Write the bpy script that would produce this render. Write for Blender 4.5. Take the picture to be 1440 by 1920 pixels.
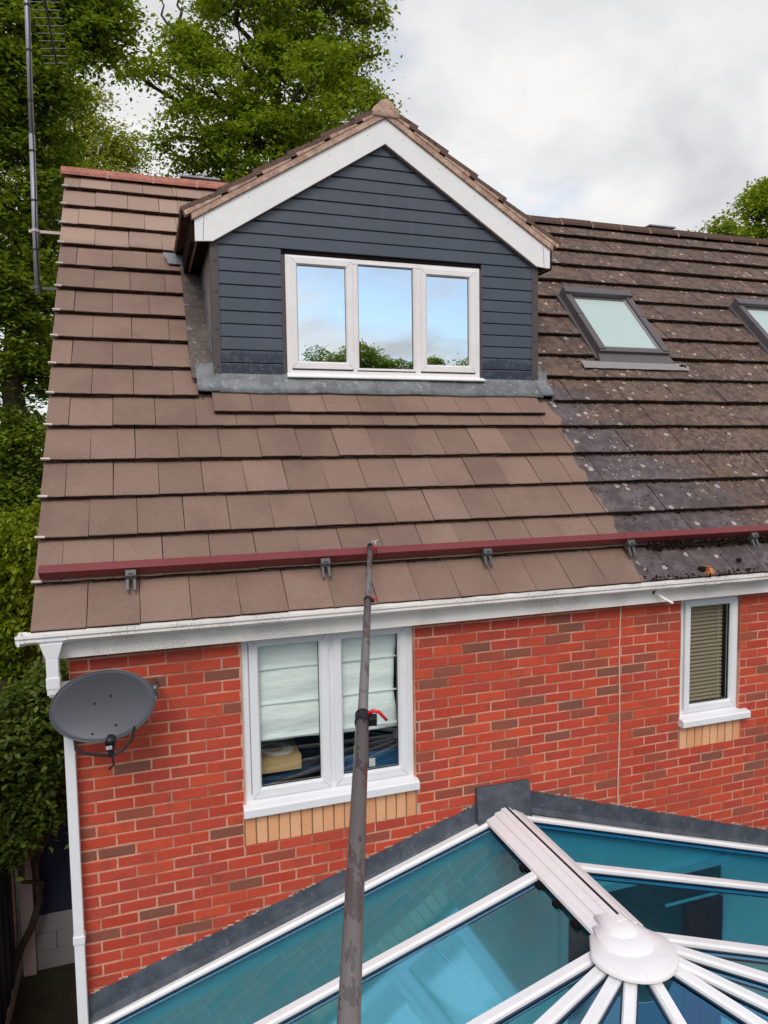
import bpy, math, random
import numpy as np
from mathutils import Matrix, Vector
random.seed(7); rng = np.random.default_rng(11)
S = bpy.context.scene; COL = S.collection
for o in list(bpy.data.objects): bpy.data.objects.remove(o)

# ------------------------------------------------------------------ camera
F, YAW, PITCH, ROLL = 1343.89, .3209, .0771, -.0146
CAM = np.array([.4795, -4.6077, 1.3069])
_cy, _sy, _cp, _sp, _cr, _sr = math.cos(YAW), math.sin(YAW), math.cos(PITCH), math.sin(PITCH), math.cos(ROLL), math.sin(ROLL)
FWD = np.array([_sy*_cp, _cy*_cp, -_sp]); RT = np.array([_cy, -_sy, 0.]); UP = np.cross(RT, FWD)
RT, UP = _cr*RT + _sr*UP, -_sr*RT + _cr*UP
cd = bpy.data.cameras.new('camera'); cam = bpy.data.objects.new('camera', cd); COL.objects.link(cam)
cd.sensor_fit = 'HORIZONTAL'; cd.sensor_width = 36; cd.lens = F/1440*36; cd.clip_start = .05; cd.clip_end = 2000
cam.matrix_world = Matrix(((RT[0], UP[0], -FWD[0], CAM[0]), (RT[1], UP[1], -FWD[1], CAM[1]), (RT[2], UP[2], -FWD[2], CAM[2]), (0, 0, 0, 1)))
S.camera = cam

# ------------------------------------------------------------------ sky, sun, exposure
SUN_EL, SUN_AZ = math.radians(46), math.radians(200)          # azimuth from +y, clockwise: behind the viewer
w = bpy.data.worlds.new('World'); S.world = w; w.use_nodes = True
nt = w.node_tree; N = nt.nodes; L = nt.links; N.clear()
def wn(t, **k):
    n = N.new(t)
    for a, b in k.items(): setattr(n, a, b)
    return n
wo = wn('ShaderNodeOutputWorld'); bg = wn('ShaderNodeBackground'); L.new(bg.outputs[0], wo.inputs[0])
sky = wn('ShaderNodeTexSky', sky_type='NISHITA', sun_disc=False, sun_elevation=SUN_EL, sun_rotation=SUN_AZ, air_density=1.0, dust_density=.6)
bg.inputs['Strength'].default_value = .15
tc = wn('ShaderNodeTexCoord'); sp = wn('ShaderNodeSeparateXYZ'); L.new(tc.outputs['Generated'], sp.inputs[0])
zz = wn('ShaderNodeMath', operation='MAXIMUM'); L.new(sp.outputs[2], zz.inputs[0]); zz.inputs[1].default_value = 0
za = wn('ShaderNodeMath', operation='ADD'); L.new(zz.outputs[0], za.inputs[0]); za.inputs[1].default_value = .22
dx = wn('ShaderNodeMath', operation='DIVIDE'); L.new(sp.outputs[0], dx.inputs[0]); L.new(za.outputs[0], dx.inputs[1])
dy = wn('ShaderNodeMath', operation='DIVIDE'); L.new(sp.outputs[1], dy.inputs[0]); L.new(za.outputs[0], dy.inputs[1])
cb = wn('ShaderNodeCombineXYZ'); L.new(dx.outputs[0], cb.inputs[0]); L.new(dy.outputs[0], cb.inputs[1])
n1 = wn('ShaderNodeTexNoise'); n1.inputs['Scale'].default_value = 1.9; n1.inputs['Detail'].default_value = 7; n1.inputs['Roughness'].default_value = .52; n1.inputs['Distortion'].default_value = .35
L.new(cb.outputs[0], n1.inputs['Vector'])
cr = wn('ShaderNodeValToRGB'); e = cr.color_ramp.elements                     # cloud tone
e[0].position = .36; e[0].color = (3.55, 3.65, 3.82, 1); e[1].position = .60; e[1].color = (5.25, 5.18, 5.16, 1)
L.new(n1.outputs[0], cr.inputs[0])
mp = wn('ShaderNodeMapping'); mp.inputs['Location'].default_value = (41.0, 153.3, 0); L.new(cb.outputs[0], mp.inputs[0])
n2 = wn('ShaderNodeTexNoise'); n2.inputs['Scale'].default_value = .85; n2.inputs['Detail'].default_value = 5; n2.inputs['Roughness'].default_value = .55
L.new(mp.outputs[0], n2.inputs['Vector'])
cv = wn('ShaderNodeValToRGB'); e = cv.color_ramp.elements                     # cloud cover, broken in places
e[0].position = .40; e[0].color = (.06,)*3+(1,); e[1].position = .52; e[1].color = (1,)*3+(1,)
L.new(n2.outputs[0], cv.inputs[0])
mx = wn('ShaderNodeMix', data_type='RGBA'); L.new(cv.outputs[0], mx.inputs[0]); L.new(sky.outputs[0], mx.inputs[6]); L.new(cr.outputs[0], mx.inputs[7])
L.new(mx.outputs[2], bg.inputs[0])
sd = bpy.data.lights.new('sun', 'SUN'); sd.energy = 1.5; sd.angle = math.radians(28); sd.color = (1, .965, .92)
so = bpy.data.objects.new('sun', sd); COL.objects.link(so)
sdir = Vector((math.sin(SUN_AZ)*math.cos(SUN_EL), math.cos(SUN_AZ)*math.cos(SUN_EL), math.sin(SUN_EL)))
so.rotation_euler = sdir.to_track_quat('Z', 'Y').to_euler(); so.location = (0, -20, 30)
S.render.engine = 'CYCLES'
S.view_settings.view_transform = 'Standard'; S.view_settings.look = 'None'; S.view_settings.exposure = .27; S.view_settings.gamma = 1
S.cycles.max_bounces = 8; S.cycles.transparent_max_bounces = 16; S.cycles.caustics_reflective = False; S.cycles.caustics_refractive = False

def at(px, py, Y):
    """world point on the plane y=Y seen at photograph pixel (px,py)"""
    d = RT*((px-720)/F) - UP*((py-960)/F) + FWD
    return CAM + d*((Y-CAM[1])/d[1])

# ------------------------------------------------------------------ materials
def srgb(r, g, b):
    f = lambda c: ((c/255+.055)/1.055)**2.4 if c > 10 else c/255/12.92
    return (f(r), f(g), f(b), 1)
class M:
    def __init__(s, name):
        s.m = bpy.data.materials.new(name); s.m.use_nodes = True
        s.t = s.m.node_tree; s.N = s.t.nodes; s.L = s.t.links; s.N.clear()
        s.out = s.N.new('ShaderNodeOutputMaterial'); s.p = s.N.new('ShaderNodeBsdfPrincipled'); s.L.new(s.p.outputs[0], s.out.inputs[0])
    def n(s, t, **k):
        n = s.N.new(t)
        for a, b in k.items(): setattr(n, a, b)
        return n
    def set(s, sock, v):
        if hasattr(v, 'is_output') or isinstance(v, bpy.types.NodeSocket): s.L.new(v, sock)
        else: sock.default_value = v
    def pos(s): return s.n('ShaderNodeNewGeometry').outputs['Position']
    def xyz(s, v):
        n = s.n('ShaderNodeSeparateXYZ'); s.L.new(v, n.inputs[0]); return n.outputs
    def math(s, op, a, b=0.0, c=None):
        n = s.n('ShaderNodeMath', operation=op); s.set(n.inputs[0], a); s.set(n.inputs[1], b)
        if c is not None: s.set(n.inputs[2], c)
        return n.outputs[0]
    def noise(s, scale, detail=4, rough=.55, vec=None, dim='3D', dist=0):
        n = s.n('ShaderNodeTexNoise', noise_dimensions=dim); n.inputs['Scale'].default_value = scale; n.inputs['Detail'].default_value = detail
        n.inputs['Roughness'].default_value = rough; n.inputs['Distortion'].default_value = dist
        s.L.new(vec if vec is not None else s.pos(), n.inputs['Vector']); return n.outputs[0]
    def stretch(s, sc):
        n = s.n('ShaderNodeMapping'); n.inputs['Scale'].default_value = sc; s.L.new(s.pos(), n.inputs[0]); return n.outputs[0]
    def step(s, v, a, b):
        n = s.n('ShaderNodeMapRange', interpolation_type='SMOOTHSTEP'); s.set(n.inputs[0], v); n.inputs[1].default_value = a; n.inputs[2].default_value = b; return n.outputs[0]
    def mix(s, f, a, b, mode='MIX'):
        n = s.n('ShaderNodeMix', data_type='RGBA', blend_type=mode); s.set(n.inputs[0], f); s.set(n.inputs[6], a); s.set(n.inputs[7], b); return n.outputs[2]
    def ramp(s, v, stops):
        n = s.n('ShaderNodeValToRGB'); r = n.color_ramp
        while len(r.elements) < len(stops): r.elements.new(.5)
        for el, (p, c) in zip(r.elements, stops): el.position = p; el.color = c if len(c) == 4 else (*c, 1)
        s.set(n.inputs[0], v); return n.outputs[0]
    def bump(s, h, strength=.3, dist=.01):
        n = s.n('ShaderNodeBump'); n.inputs['Strength'].default_value = strength; n.inputs['Distance'].default_value = dist; s.L.new(h, n.inputs['Height']); s.L.new(n.outputs[0], s.p.inputs['Normal'])
    def col(s, c): s.set(s.p.inputs['Base Color'], c); return s
    def rough(s, v): s.set(s.p.inputs['Roughness'], v); return s
    def spec(s, v): s.p.inputs['Specular IOR Level'].default_value = v; return s

def plain(name, c, r=.5, var=.12, scale=30, spec=.4, metal=0):
    m = M(name); d = tuple(x*(1-var) for x in c[:3])+(1,); b = tuple(min(1, x*(1+var)) for x in c[:3])+(1,)
    m.col(m.mix(m.noise(scale), d, b)).rough(r).spec(spec); m.p.inputs['Metallic'].default_value = metal
    return m.m

MT = {}
TH = .8164; CT, ST = math.cos(TH), math.sin(TH); EY, EZ = -.1239, .3367; G = .3386; TW = .3002; X0 = -.1798
def slope_coord(m, o):                                           # distance up the slope from the eave
    return m.math('ADD', m.math('MULTIPLY', m.math('SUBTRACT', o[1], EY), CT), m.math('MULTIPLY', m.math('SUBTRACT', o[2], EZ), ST))

def tile_mat(name, island):
    m = M(name); o = m.xyz(m.pos()); s = slope_coord(m, o); x = o[0]
    rnd = m.n('ShaderNodeNewGeometry').outputs['Random Per Island'] if island else m.n('ShaderNodeObjectInfo').outputs['Random']
    fine = m.noise(260, 3, .7); mid = m.noise(14, 5, .6); big = m.noise(2.2, 4, .55)
    streak = m.noise(1, 5, .6, m.stretch((2.2, 50, 50)))
    clean = m.mix(m.step(fine, .35, .68), srgb(122, 96, 83), srgb(155, 128, 112))
    clean = m.mix(m.math('MULTIPLY', m.step(streak, .5, .75), .35), clean, srgb(148, 118, 105))
    clean = m.mix(m.math('MULTIPLY', m.step(big, .42, .66), .3), clean, srgb(104, 78, 71))
    dryline = m.math('ADD', s, m.math('MULTIPLY', m.math('SUBTRACT', m.noise(2.5, 3, .5), .5), .35))
    dry = m.step(dryline, 3.98, 4.16)
    clean = m.mix(dry, clean, m.mix(fine, srgb(150, 122, 106), srgb(172, 145, 128)))
    fleck = m.step(m.noise(105, 2, .5), .66, .73)
    clean = m.mix(m.math('MULTIPLY', fleck, .5), clean, srgb(188, 165, 150))
    # never-washed side: brown grime, lichen, and a wet slate-grey patch next to the washed edge
    dirt = m.mix(m.step(mid, .35, .68), srgb(84, 68, 60), srgb(118, 97, 87))
    dirt = m.mix(m.math('MULTIPLY', m.step(m.noise(5, 5, .65), .48, .7), .55), dirt, srgb(128, 101, 80))
    dirt = m.mix(m.math('MULTIPLY', m.step(m.noise(45, 4, .7), .56, .7), .6), dirt, srgb(66, 52, 46))
    wetedge = m.math('ADD', m.math('ADD', x, m.math('MULTIPLY', s, .72)), m.math('MULTIPLY', m.math('SUBTRACT', m.noise(2.6, 4, .6), .5), 1.5))
    wet = m.math('SUBTRACT', 1.0, m.step(wetedge, 5.55, 6.15))
    wetrow = m.math('SUBTRACT', 1.0, m.step(m.math('ADD', s, m.math('MULTIPLY', m.math('SUBTRACT', m.noise(3, 3, .5), .5), .3)), .36, .62))
    wet = m.math('MAXIMUM', wet, m.math('MULTIPLY', wetrow, .85))
    wetc = m.mix(m.step(m.noise(9, 4, .6), .38, .66), srgb(80, 69, 68), srgb(106, 93, 91))
    dirt = m.mix(wet, dirt, wetc)
    v = m.n('ShaderNodeTexVoronoi'); v.inputs['Scale'].default_value = 11; v.inputs['Randomness'].default_value = 1
    warp = m.n('ShaderNodeMix', data_type='RGBA'); warp.inputs[0].default_value = .035
    nn = m.n('ShaderNodeTexNoise'); nn.inputs['Scale'].default_value = 30; m.L.new(m.pos(), nn.inputs['Vector'])
    m.L.new(m.pos(), warp.inputs[6]); m.L.new(nn.outputs[1], warp.inputs[7]); m.L.new(warp.outputs[2], v.inputs['Vector'])
    vc = m.n('ShaderNodeSeparateColor'); m.L.new(v.outputs['Color'], vc.inputs[0])
    rad = m.math('MULTIPLY', m.math('POWER', vc.outputs[0], 1.9), .34)
    spot = m.step(m.math('SUBTRACT', rad, v.outputs['Distance']), 0.0, .05)
    v2 = m.n('ShaderNodeTexVoronoi'); v2.inputs['Scale'].default_value = 34; m.L.new(warp.outputs[2], v2.inputs['Vector'])
    vc2 = m.n('ShaderNodeSeparateColor'); m.L.new(v2.outputs['Color'], vc2.inputs[0])
    rad2 = m.math('MULTIPLY', m.math('POWER', vc2.outputs[0], 2.0), .42)
    dens = m.math('MULTIPLY', m.step(m.noise(1.5, 3, .6), .44, .62), .85)
    dens = m.math('MAXIMUM', dens, m.step(m.math('ADD', s, m.math('MULTIPLY', m.noise(4), .5)), 5.0, 5.55))
    spot2 = m.math('MULTIPLY', m.step(m.math('SUBTRACT', rad2, v2.outputs['Distance']), 0.0, .08), dens)
    spots = m.math('MAXIMUM', spot, spot2)
    spots = m.math('MULTIPLY', spots, m.step(m.noise(160, 2, .6), .34, .5))
    dirt = m.mix(m.math('MULTIPLY', spots, .85), dirt, srgb(196, 182, 168))
    edge = m.math('ADD', x, m.math('MULTIPLY', m.math('SUBTRACT', m.noise(3.4, 2, .5), .5), .30))
    edge = m.math('ADD', edge, m.math('MULTIPLY', m.math('SUBTRACT', m.noise(40, 2, .5), .5), .02))
    isd = m.step(edge, 4.03, 4.045)
    c = m.mix(isd, clean, dirt)
    k = m.math('ADD', .86, m.math('MULTIPLY', rnd, .26))
    kk = m.n('ShaderNodeCombineColor'); [m.L.new(k, kk.inputs[i]) for i in range(3)]
    c = m.mix(1.0, c, kk.outputs[0], 'MULTIPLY')
    m.col(c); m.rough(m.math('SUBTRACT', .82, m.math('MULTIPLY', m.math('MULTIPLY', wet, isd), .32))); m.spec(.3)
    m.bump(m.math('ADD', m.math('MULTIPLY', fine, .5), m.math('ADD', mid, spots)), .35, .004)
    return m.m
m = M('shaded grimy tile edge'); c = m.mix(m.step(m.noise(30, 5, .75), .35, .65), srgb(36, 27, 23), srgb(78, 60, 52)); m.col(c).rough(.95).spec(.1); m.bump(m.noise(90, 4, .8), .8, .008); MT['edge'] = m.m  # tile tails: algae grime, with the course shadow painted in as dark colour
MT['tile'] = tile_mat('roof tile concrete', False); MT['tile_i'] = tile_mat('roof tile concrete joined', True)

def brick_mat(name, island):
    m = M(name)
    rnd = m.n('ShaderNodeNewGeometry').outputs['Random Per Island'] if island else m.n('ShaderNodeObjectInfo').outputs['Random']
    base = m.ramp(rnd, [(0, srgb(182, 66, 50)), (.25, srgb(206, 84, 58)), (.45, srgb(180, 72, 60)), (.70, srgb(198, 76, 56)), (.82, srgb(170, 78, 62)), (.91, srgb(148, 86, 70)), (.98, srgb(126, 84, 72)), (1, srgb(160, 78, 60))])
    base = m.mix(m.math('MULTIPLY', m.step(m.noise(8, 3, .5), .52, .68), .5), base, srgb(140, 78, 62))
    base = m.mix(m.math('MULTIPLY', m.step(m.noise(1.1, 3, .5), .45, .65), .22), base, srgb(206, 86, 58))
    drag = m.noise(1, 4, .7, m.stretch((30, 30, 150)))
    base = m.mix(m.math('MULTIPLY', m.step(drag, .55, .72), .38), base, srgb(214, 112, 82))
    base = m.mix(m.math('MULTIPLY', m.step(m.noise(120, 2, .6), .64, .72), .45), base, srgb(110, 48, 38))
    base = m.mix(m.math('MULTIPLY', m.step(m.noise(130, 2, .6), .66, .73), .6), base, srgb(230, 172, 146))
    m.col(base).rough(.86).spec(.2); m.bump(m.math('ADD', drag, m.noise(90, 4, .7)), .6, .004)
    return m.m
MT['brick'] = brick_mat('red facing brick', False); MT['brick_i'] = brick_mat('red facing brick joined', True)
m = M('mortar'); c = m.mix(m.noise(25, 5, .6), srgb(200, 140, 116), srgb(230, 180, 154)); c = m.mix(m.math('MULTIPLY', m.step(m.noise(2.2, 5, .6), .42, .62), .75), c, srgb(158, 92, 70)); c = m.mix(m.math('MULTIPLY', m.step(m.noise(60, 3, .7), .55, .7), .5), c, srgb(150, 84, 64)); m.col(c); m.rough(.95).spec(.1); m.bump(m.noise(180, 3, .7), .6, .004); MT['mortar'] = m.m
m = M('buff brick'); r_ = m.n('ShaderNodeObjectInfo').outputs['Random']
c = m.mix(r_, srgb(226, 160, 116), srgb(238, 184, 140)); c = m.mix(m.math('MULTIPLY', m.step(m.noise(70, 2, .5), .66, .72), .7), c, srgb(110, 70, 50)); c = m.mix(m.math('MULTIPLY', m.noise(16), .4), c, srgb(220, 150, 108))
m.col(c).rough(.85).spec(.2); m.bump(m.noise(100, 4, .7), .4, .003); MT['buff'] = m.m
m = M('buff mortar'); m.col(m.mix(m.noise(40), srgb(120, 92, 66), srgb(158, 124, 92))).rough(.95); MT['buffmortar'] = m.m
def upvc(name, c0, c1, grime, gcol=srgb(96, 88, 80)):
    m = M(name); c = m.mix(m.noise(5, 4, .6), c0, c1)
    if grime:
        g = m.math('MULTIPLY', m.step(m.noise(2.6, 4, .6), .42, .6), m.step(m.noise(120, 4, .8), .46, .60))
        g2 = m.math('MULTIPLY', m.step(m.noise(220, 2, .6), .68, .74), .5)
        c = m.mix(m.math('MULTIPLY', m.math('MAXIMUM', g, g2), grime), c, gcol)
    m.col(c).rough(.38).spec(.45); return m.m
MT['white'] = upvc('white upvc', srgb(230, 229, 231), srgb(240, 239, 240), .10)
MT['whitewarm'] = upvc('weathered white upvc', srgb(240, 236, 234), srgb(248, 245, 243), .12)
MT['grimy'] = upvc('grimy white upvc', srgb(240, 233, 226), srgb(248, 242, 236), .55)
MT['cream'] = upvc('aged white upvc', srgb(240, 233, 231), srgb(248, 243, 241), .20, srgb(150, 124, 100))
def lead(name, a, b, c):
    m = M(name); k = m.mix(m.step(m.noise(7, 5, .65), .35, .68), a, b); k = m.mix(m.math('MULTIPLY', m.step(m.noise(22, 5, .7), .56, .68), .7), k, c)
    m.col(k); m.rough(m.math('ADD', .42, m.math('MULTIPLY', m.noise(9), .25))); m.spec(.5); m.bump(m.noise(12, 4, .6), .35, .006); return m.m
MT['lead'] = lead('dark lead', srgb(62, 66, 74), srgb(84, 88, 96), srgb(104, 108, 116))
MT['leadpale'] = lead('weathered lead', srgb(100, 101, 103), srgb(130, 131, 132), srgb(182, 185, 186))
MT['leadbrown'] = lead('stained lead', srgb(86, 76, 70), srgb(110, 98, 90), srgb(158, 156, 146))
m = M('navy cladding'); o = m.xyz(m.pos()); c = m.mix(m.noise(3, 4, .6), srgb(64, 70, 81), srgb(82, 88, 99))
c = m.mix(m.math('MULTIPLY', m.step(m.noise(1, 4, .6, m.stretch((7, 7, 1.2))), .52, .75), .3), c, srgb(98, 106, 118))
damp = m.math('MULTIPLY', m.math('SUBTRACT', 1.0, m.step(m.math('ADD', o[2], m.math('MULTIPLY', m.noise(14, 4, .7), .16)), 2.24, 2.27)), m.step(m.noise(24, 4, .7), .36, .5))
c = m.mix(m.math('MULTIPLY', damp, .75), c, srgb(40, 44, 58)); m.col(c)
m.rough(m.math('SUBTRACT', .36, m.math('MULTIPLY', damp, .16))).spec(.6); m.bump(m.noise(1, 4, .6, m.stretch((3, 80, 80))), .08, .002); MT['navy'] = m.m
MT['trim'] = plain('brown grey trim', srgb(84, 74, 74), .5, .15, 8)
MT['cheek'] = plain('weathered cheek board', srgb(150, 138, 132), .6, .2, 6)
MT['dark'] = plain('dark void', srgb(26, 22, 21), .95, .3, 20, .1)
MT['soffit'] = plain('stained soffit', srgb(150, 120, 112), .7, .25, 9)
m = M('undercloak mortar'); c = m.mix(m.step(m.noise(9, 5, .7), .38, .64), srgb(176, 144, 126), srgb(214, 180, 160)); c = m.mix(m.math('MULTIPLY', m.step(m.noise(38, 4, .7), .55, .66), .6), c, srgb(104, 86, 74)); m.col(c).rough(.95).spec(.1); m.bump(m.noise(45, 5, .75), .8, .01); MT['undercloak'] = m.m
m = M('terracotta ridge'); o = m.xyz(m.pos()); c = m.mix(m.step(m.noise(8, 5, .65), .4, .66), srgb(180, 118, 100), srgb(152, 104, 90))
brn = m.mix(m.noise(16, 5, .7), srgb(62, 50, 44), srgb(112, 84, 74)); c = m.mix(m.step(o[0], 1.2, 2.6), c, brn)
c = m.mix(m.math('MULTIPLY', m.step(m.noise(30, 4, .7), .58, .66), .55), c, srgb(60, 50, 40)); c = m.mix(m.math('MULTIPLY', m.step(m.noise(55, 3, .6), .66, .72), .5), c, srgb(200, 180, 166))
m.col(c).rough(.85).spec(.2); m.bump(m.noise(60, 4, .7), .5, .006); MT['ridge'] = m.m
m = M('mossy verge tile'); c = m.mix(m.noise(14, 5, .7), srgb(84, 66, 58), srgb(128, 104, 92)); c = m.mix(m.math('MULTIPLY', m.step(m.noise(26, 4, .7), .55, .64), .7), c, srgb(58, 48, 38)); m.col(c).rough(.9).spec(.15); m.bump(m.noise(50, 4, .7), .6, .008); MT['mossy'] = m.m
MT['vent'] = plain('grey vent plastic', srgb(128, 133, 138), .5, .1)
m = M('red rail paint'); c = m.mix(m.noise(4, 4, .6), srgb(112, 44, 45), srgb(130, 56, 55)); c = m.mix(m.math('MULTIPLY', m.step(m.noise(45, 4, .75), .62, .7), .4), c, srgb(90, 44, 44)); m.col(c).rough(.45).spec(.4); MT['red'] = m.m
MT['galv'] = plain('dull bracket steel', srgb(92, 92, 90), .5, .25, 40, .5, .3)
MT['alu'] = plain('aluminium mast', srgb(158, 160, 166), .45, .12, 20, .5, .15)
MT['skyframe'] = plain('grey brown aluminium', srgb(98, 90, 90), .45, .08, 10)
MT['skyflash'] = plain('skylight flashing', srgb(146, 138, 136), .5, .12, 10)
MT['dish'] = plain('dark grey dish', srgb(88, 88, 94), .42, .12, 4)
MT['reflectgrey'] = plain('dark reflection panel', srgb(84, 86, 88), .4, .08, 4)  # grey of the sheet that imitates the mirrored brick wall
MT['seal'] = plain('blue grey glazing seal', srgb(44, 58, 78), .5, .15)
MT['black'] = plain('black plastic', srgb(28, 28, 30), .45, .2, 30)
MT['silver'] = plain('silver label', srgb(170, 170, 172), .4, .05)
MT['clip'] = plain('pale verge clip', srgb(206, 192, 180), .5, .1)
m = M('wet pole'); c = m.mix(m.noise(5, 4, .6), srgb(106, 96, 94), srgb(124, 115, 112))
wetp = m.step(m.noise(1, 4, .65, m.stretch((13, 5, 13)), dist=.5), .54, .57); c = m.mix(m.math('MULTIPLY', wetp, .55), c, srgb(66, 58, 57)); c = m.mix(m.math('MULTIPLY', m.step(m.noise(1, 4, .7, m.stretch((60, 12, 60))), .55, .7), .3), c, srgb(150, 142, 138))
m.col(c); m.rough(m.math('SUBTRACT', .5, m.math('MULTIPLY', wetp, .28))); m.spec(.5); MT['pole'] = m.m
MT['lever'] = plain('red lever plastic', srgb(212, 26, 40), .35, .05)
MT['cablep'] = plain('pinkish cable', srgb(222, 178, 158), .6, .1)
MT['carton'] = plain('brown cardboard', srgb(176, 148, 100), .8, .08, 8)
MT['paper'] = plain('white print', srgb(222, 216, 204), .8, .03)
MT['redprint'] = plain('red print', srgb(206, 70, 44), .8, .03)
m = M('blind fabric'); m.col(m.mix(m.noise(2), srgb(232, 240, 235), srgb(242, 247, 243))).rough(.9); m.bump(m.noise(4, 3, .6, m.stretch((1, 1, 3))), .3, .05); MT['fabric'] = m.m
MT['slat'] = plain('beige blind slat', srgb(140, 125, 102), .5, .05)
m = M('black plastic sheet'); m.col(m.mix(m.noise(3), srgb(20, 22, 26), srgb(40, 44, 50))).rough(.34).spec(.5); m.bump(m.noise(3.5, 5, .6, m.stretch((1, 2, 5)), dist=1.5), .9, .04); MT['sheet'] = m.m
MT['blue'] = plain('blue crate', srgb(28, 74, 104), .5)
MT['room'] = plain('room wall', srgb(205, 200, 192), .9, .03)
m = M('plaster'); m.col(m.mix(m.noise(3), srgb(232, 232, 228), srgb(240, 240, 236))).rough(.9); MT['plaster'] = m.m
m = M('conservatory floor'); b = m.n('ShaderNodeTexBrick'); b.offset = 0; b.inputs['Scale'].default_value = 2.2; b.inputs['Color1'].default_value = srgb(200, 200, 198); b.inputs['Color2'].default_value = srgb(186, 186, 184); b.inputs['Mortar'].default_value = srgb(140, 140, 140); b.inputs['Brick Width'].default_value = .9; b.inputs['Row Height'].default_value = .9; b.inputs['Mortar Size'].default_value = .012
m.L.new(m.pos(), b.inputs['Vector']); m.col(b.outputs[0]).rough(.4); MT['floor'] = m.m
MT['maroon'] = plain('maroon upholstery', srgb(150, 34, 40), .8, .1)
MT['navyfence'] = plain('navy fence paint', srgb(26, 30, 48), .6, .2, 6)
m = M('navy wall paint'); c = m.mix(m.noise(4), srgb(24, 30, 54), srgb(34, 40, 66)); m.col(c).rough(.75); m.bump(m.noise(60, 4, .7), .3, .004); MT['navywall'] = m.m
MT['block'] = plain('grey concrete block', srgb(150, 150, 150), .9, .12, 14)
MT['postwhite'] = plain('off white post', srgb(204, 186, 180), .6, .08, 5)
m = M('soil and grass'); m.col(m.mix(m.step(m.noise(2.4, 6, .7), .4, .62), srgb(46, 37, 27), srgb(52, 56, 30))).rough(.95); m.bump(m.noise(25, 5, .7), .8, .03); MT['ground'] = m.m
m = M('moss'); m.col(m.mix(m.noise(30, 4, .7), srgb(26, 20, 17), srgb(56, 43, 31))).rough(1).spec(.05); m.bump(m.noise(150, 4, .8), 1, .006); MT['moss'] = m.m
m = M('bark'); m.col(m.mix(m.noise(1, 5, .7, m.stretch((20, 20, 4))), srgb(44, 36, 28), srgb(88, 76, 62))).rough(.95); m.bump(m.noise(1, 5, .7, m.stretch((30, 30, 6))), .8, .03); MT['bark'] = m.m
m = M('gable brick'); mp_ = m.n('ShaderNodeMapping'); mp_.inputs['Rotation'].default_value = (math.pi/2, 0, math.pi/2); m.L.new(m.pos(), mp_.inputs[0]); b = m.n('ShaderNodeTexBrick'); b.inputs['Scale'].default_value = 1; b.inputs['Brick Width'].default_value = .225; b.inputs['Row Height'].default_value = .075; b.inputs['Mortar Size'].default_value = .006
b.inputs['Color1'].default_value = srgb(178, 62, 46); b.inputs['Color2'].default_value = srgb(150, 68, 52); b.inputs['Mortar'].default_value = srgb(204, 150, 124); m.L.new(mp_.outputs[0], b.inputs['Vector']); m.col(b.outputs[0]).rough(.9); MT['gable'] = m.m
MT['leafdry'] = plain('dry leaf', srgb(226, 150, 96), .8, .2, 60)

def leaf_mat(name, dark, mid, light):
    m = M(name); rnd = m.n('ShaderNodeNewGeometry').outputs['Random Per Island']
    f = m.math('ADD', m.math('MULTIPLY', rnd, .38), m.math('MULTIPLY', m.noise(.9, 4, .6), .62))
    c = m.ramp(f, [(.22, dark), (.5, mid), (.8, light)]); m.col(c).rough(.5).spec(.25)
    tr = m.n('ShaderNodeBsdfTranslucent'); m.L.new(m.mix(.5, c, srgb(150, 170, 30)), tr.inputs[0])
    ms = m.n('ShaderNodeMixShader'); ms.inputs[0].default_value = .45; m.L.new(m.p.outputs[0], ms.inputs[1]); m.L.new(tr.outputs[0], ms.inputs[2]); m.L.new(ms.outputs[0], m.out.inputs[0])
    return m.m
MT['leaf_lime'] = leaf_mat('lime leaves', srgb(74, 96, 16), srgb(142, 162, 36), srgb(200, 208, 76))
MT['leaf_dark'] = leaf_mat('dark leaves', srgb(62, 84, 20), srgb(114, 138, 38), srgb(168, 182, 62))
MT['leaf_gold'] = leaf_mat('spring leaves', srgb(124, 134, 34), srgb(170, 172, 50), srgb(206, 204, 96))
MT['leaf_laurel'] = leaf_mat('laurel leaves', srgb(44, 62, 22), srgb(86, 108, 42), srgb(138, 152, 72))
MT['leaf_fern'] = leaf_mat('bright shrub leaves', srgb(84, 102, 12), srgb(130, 148, 22), srgb(172, 184, 56))

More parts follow.
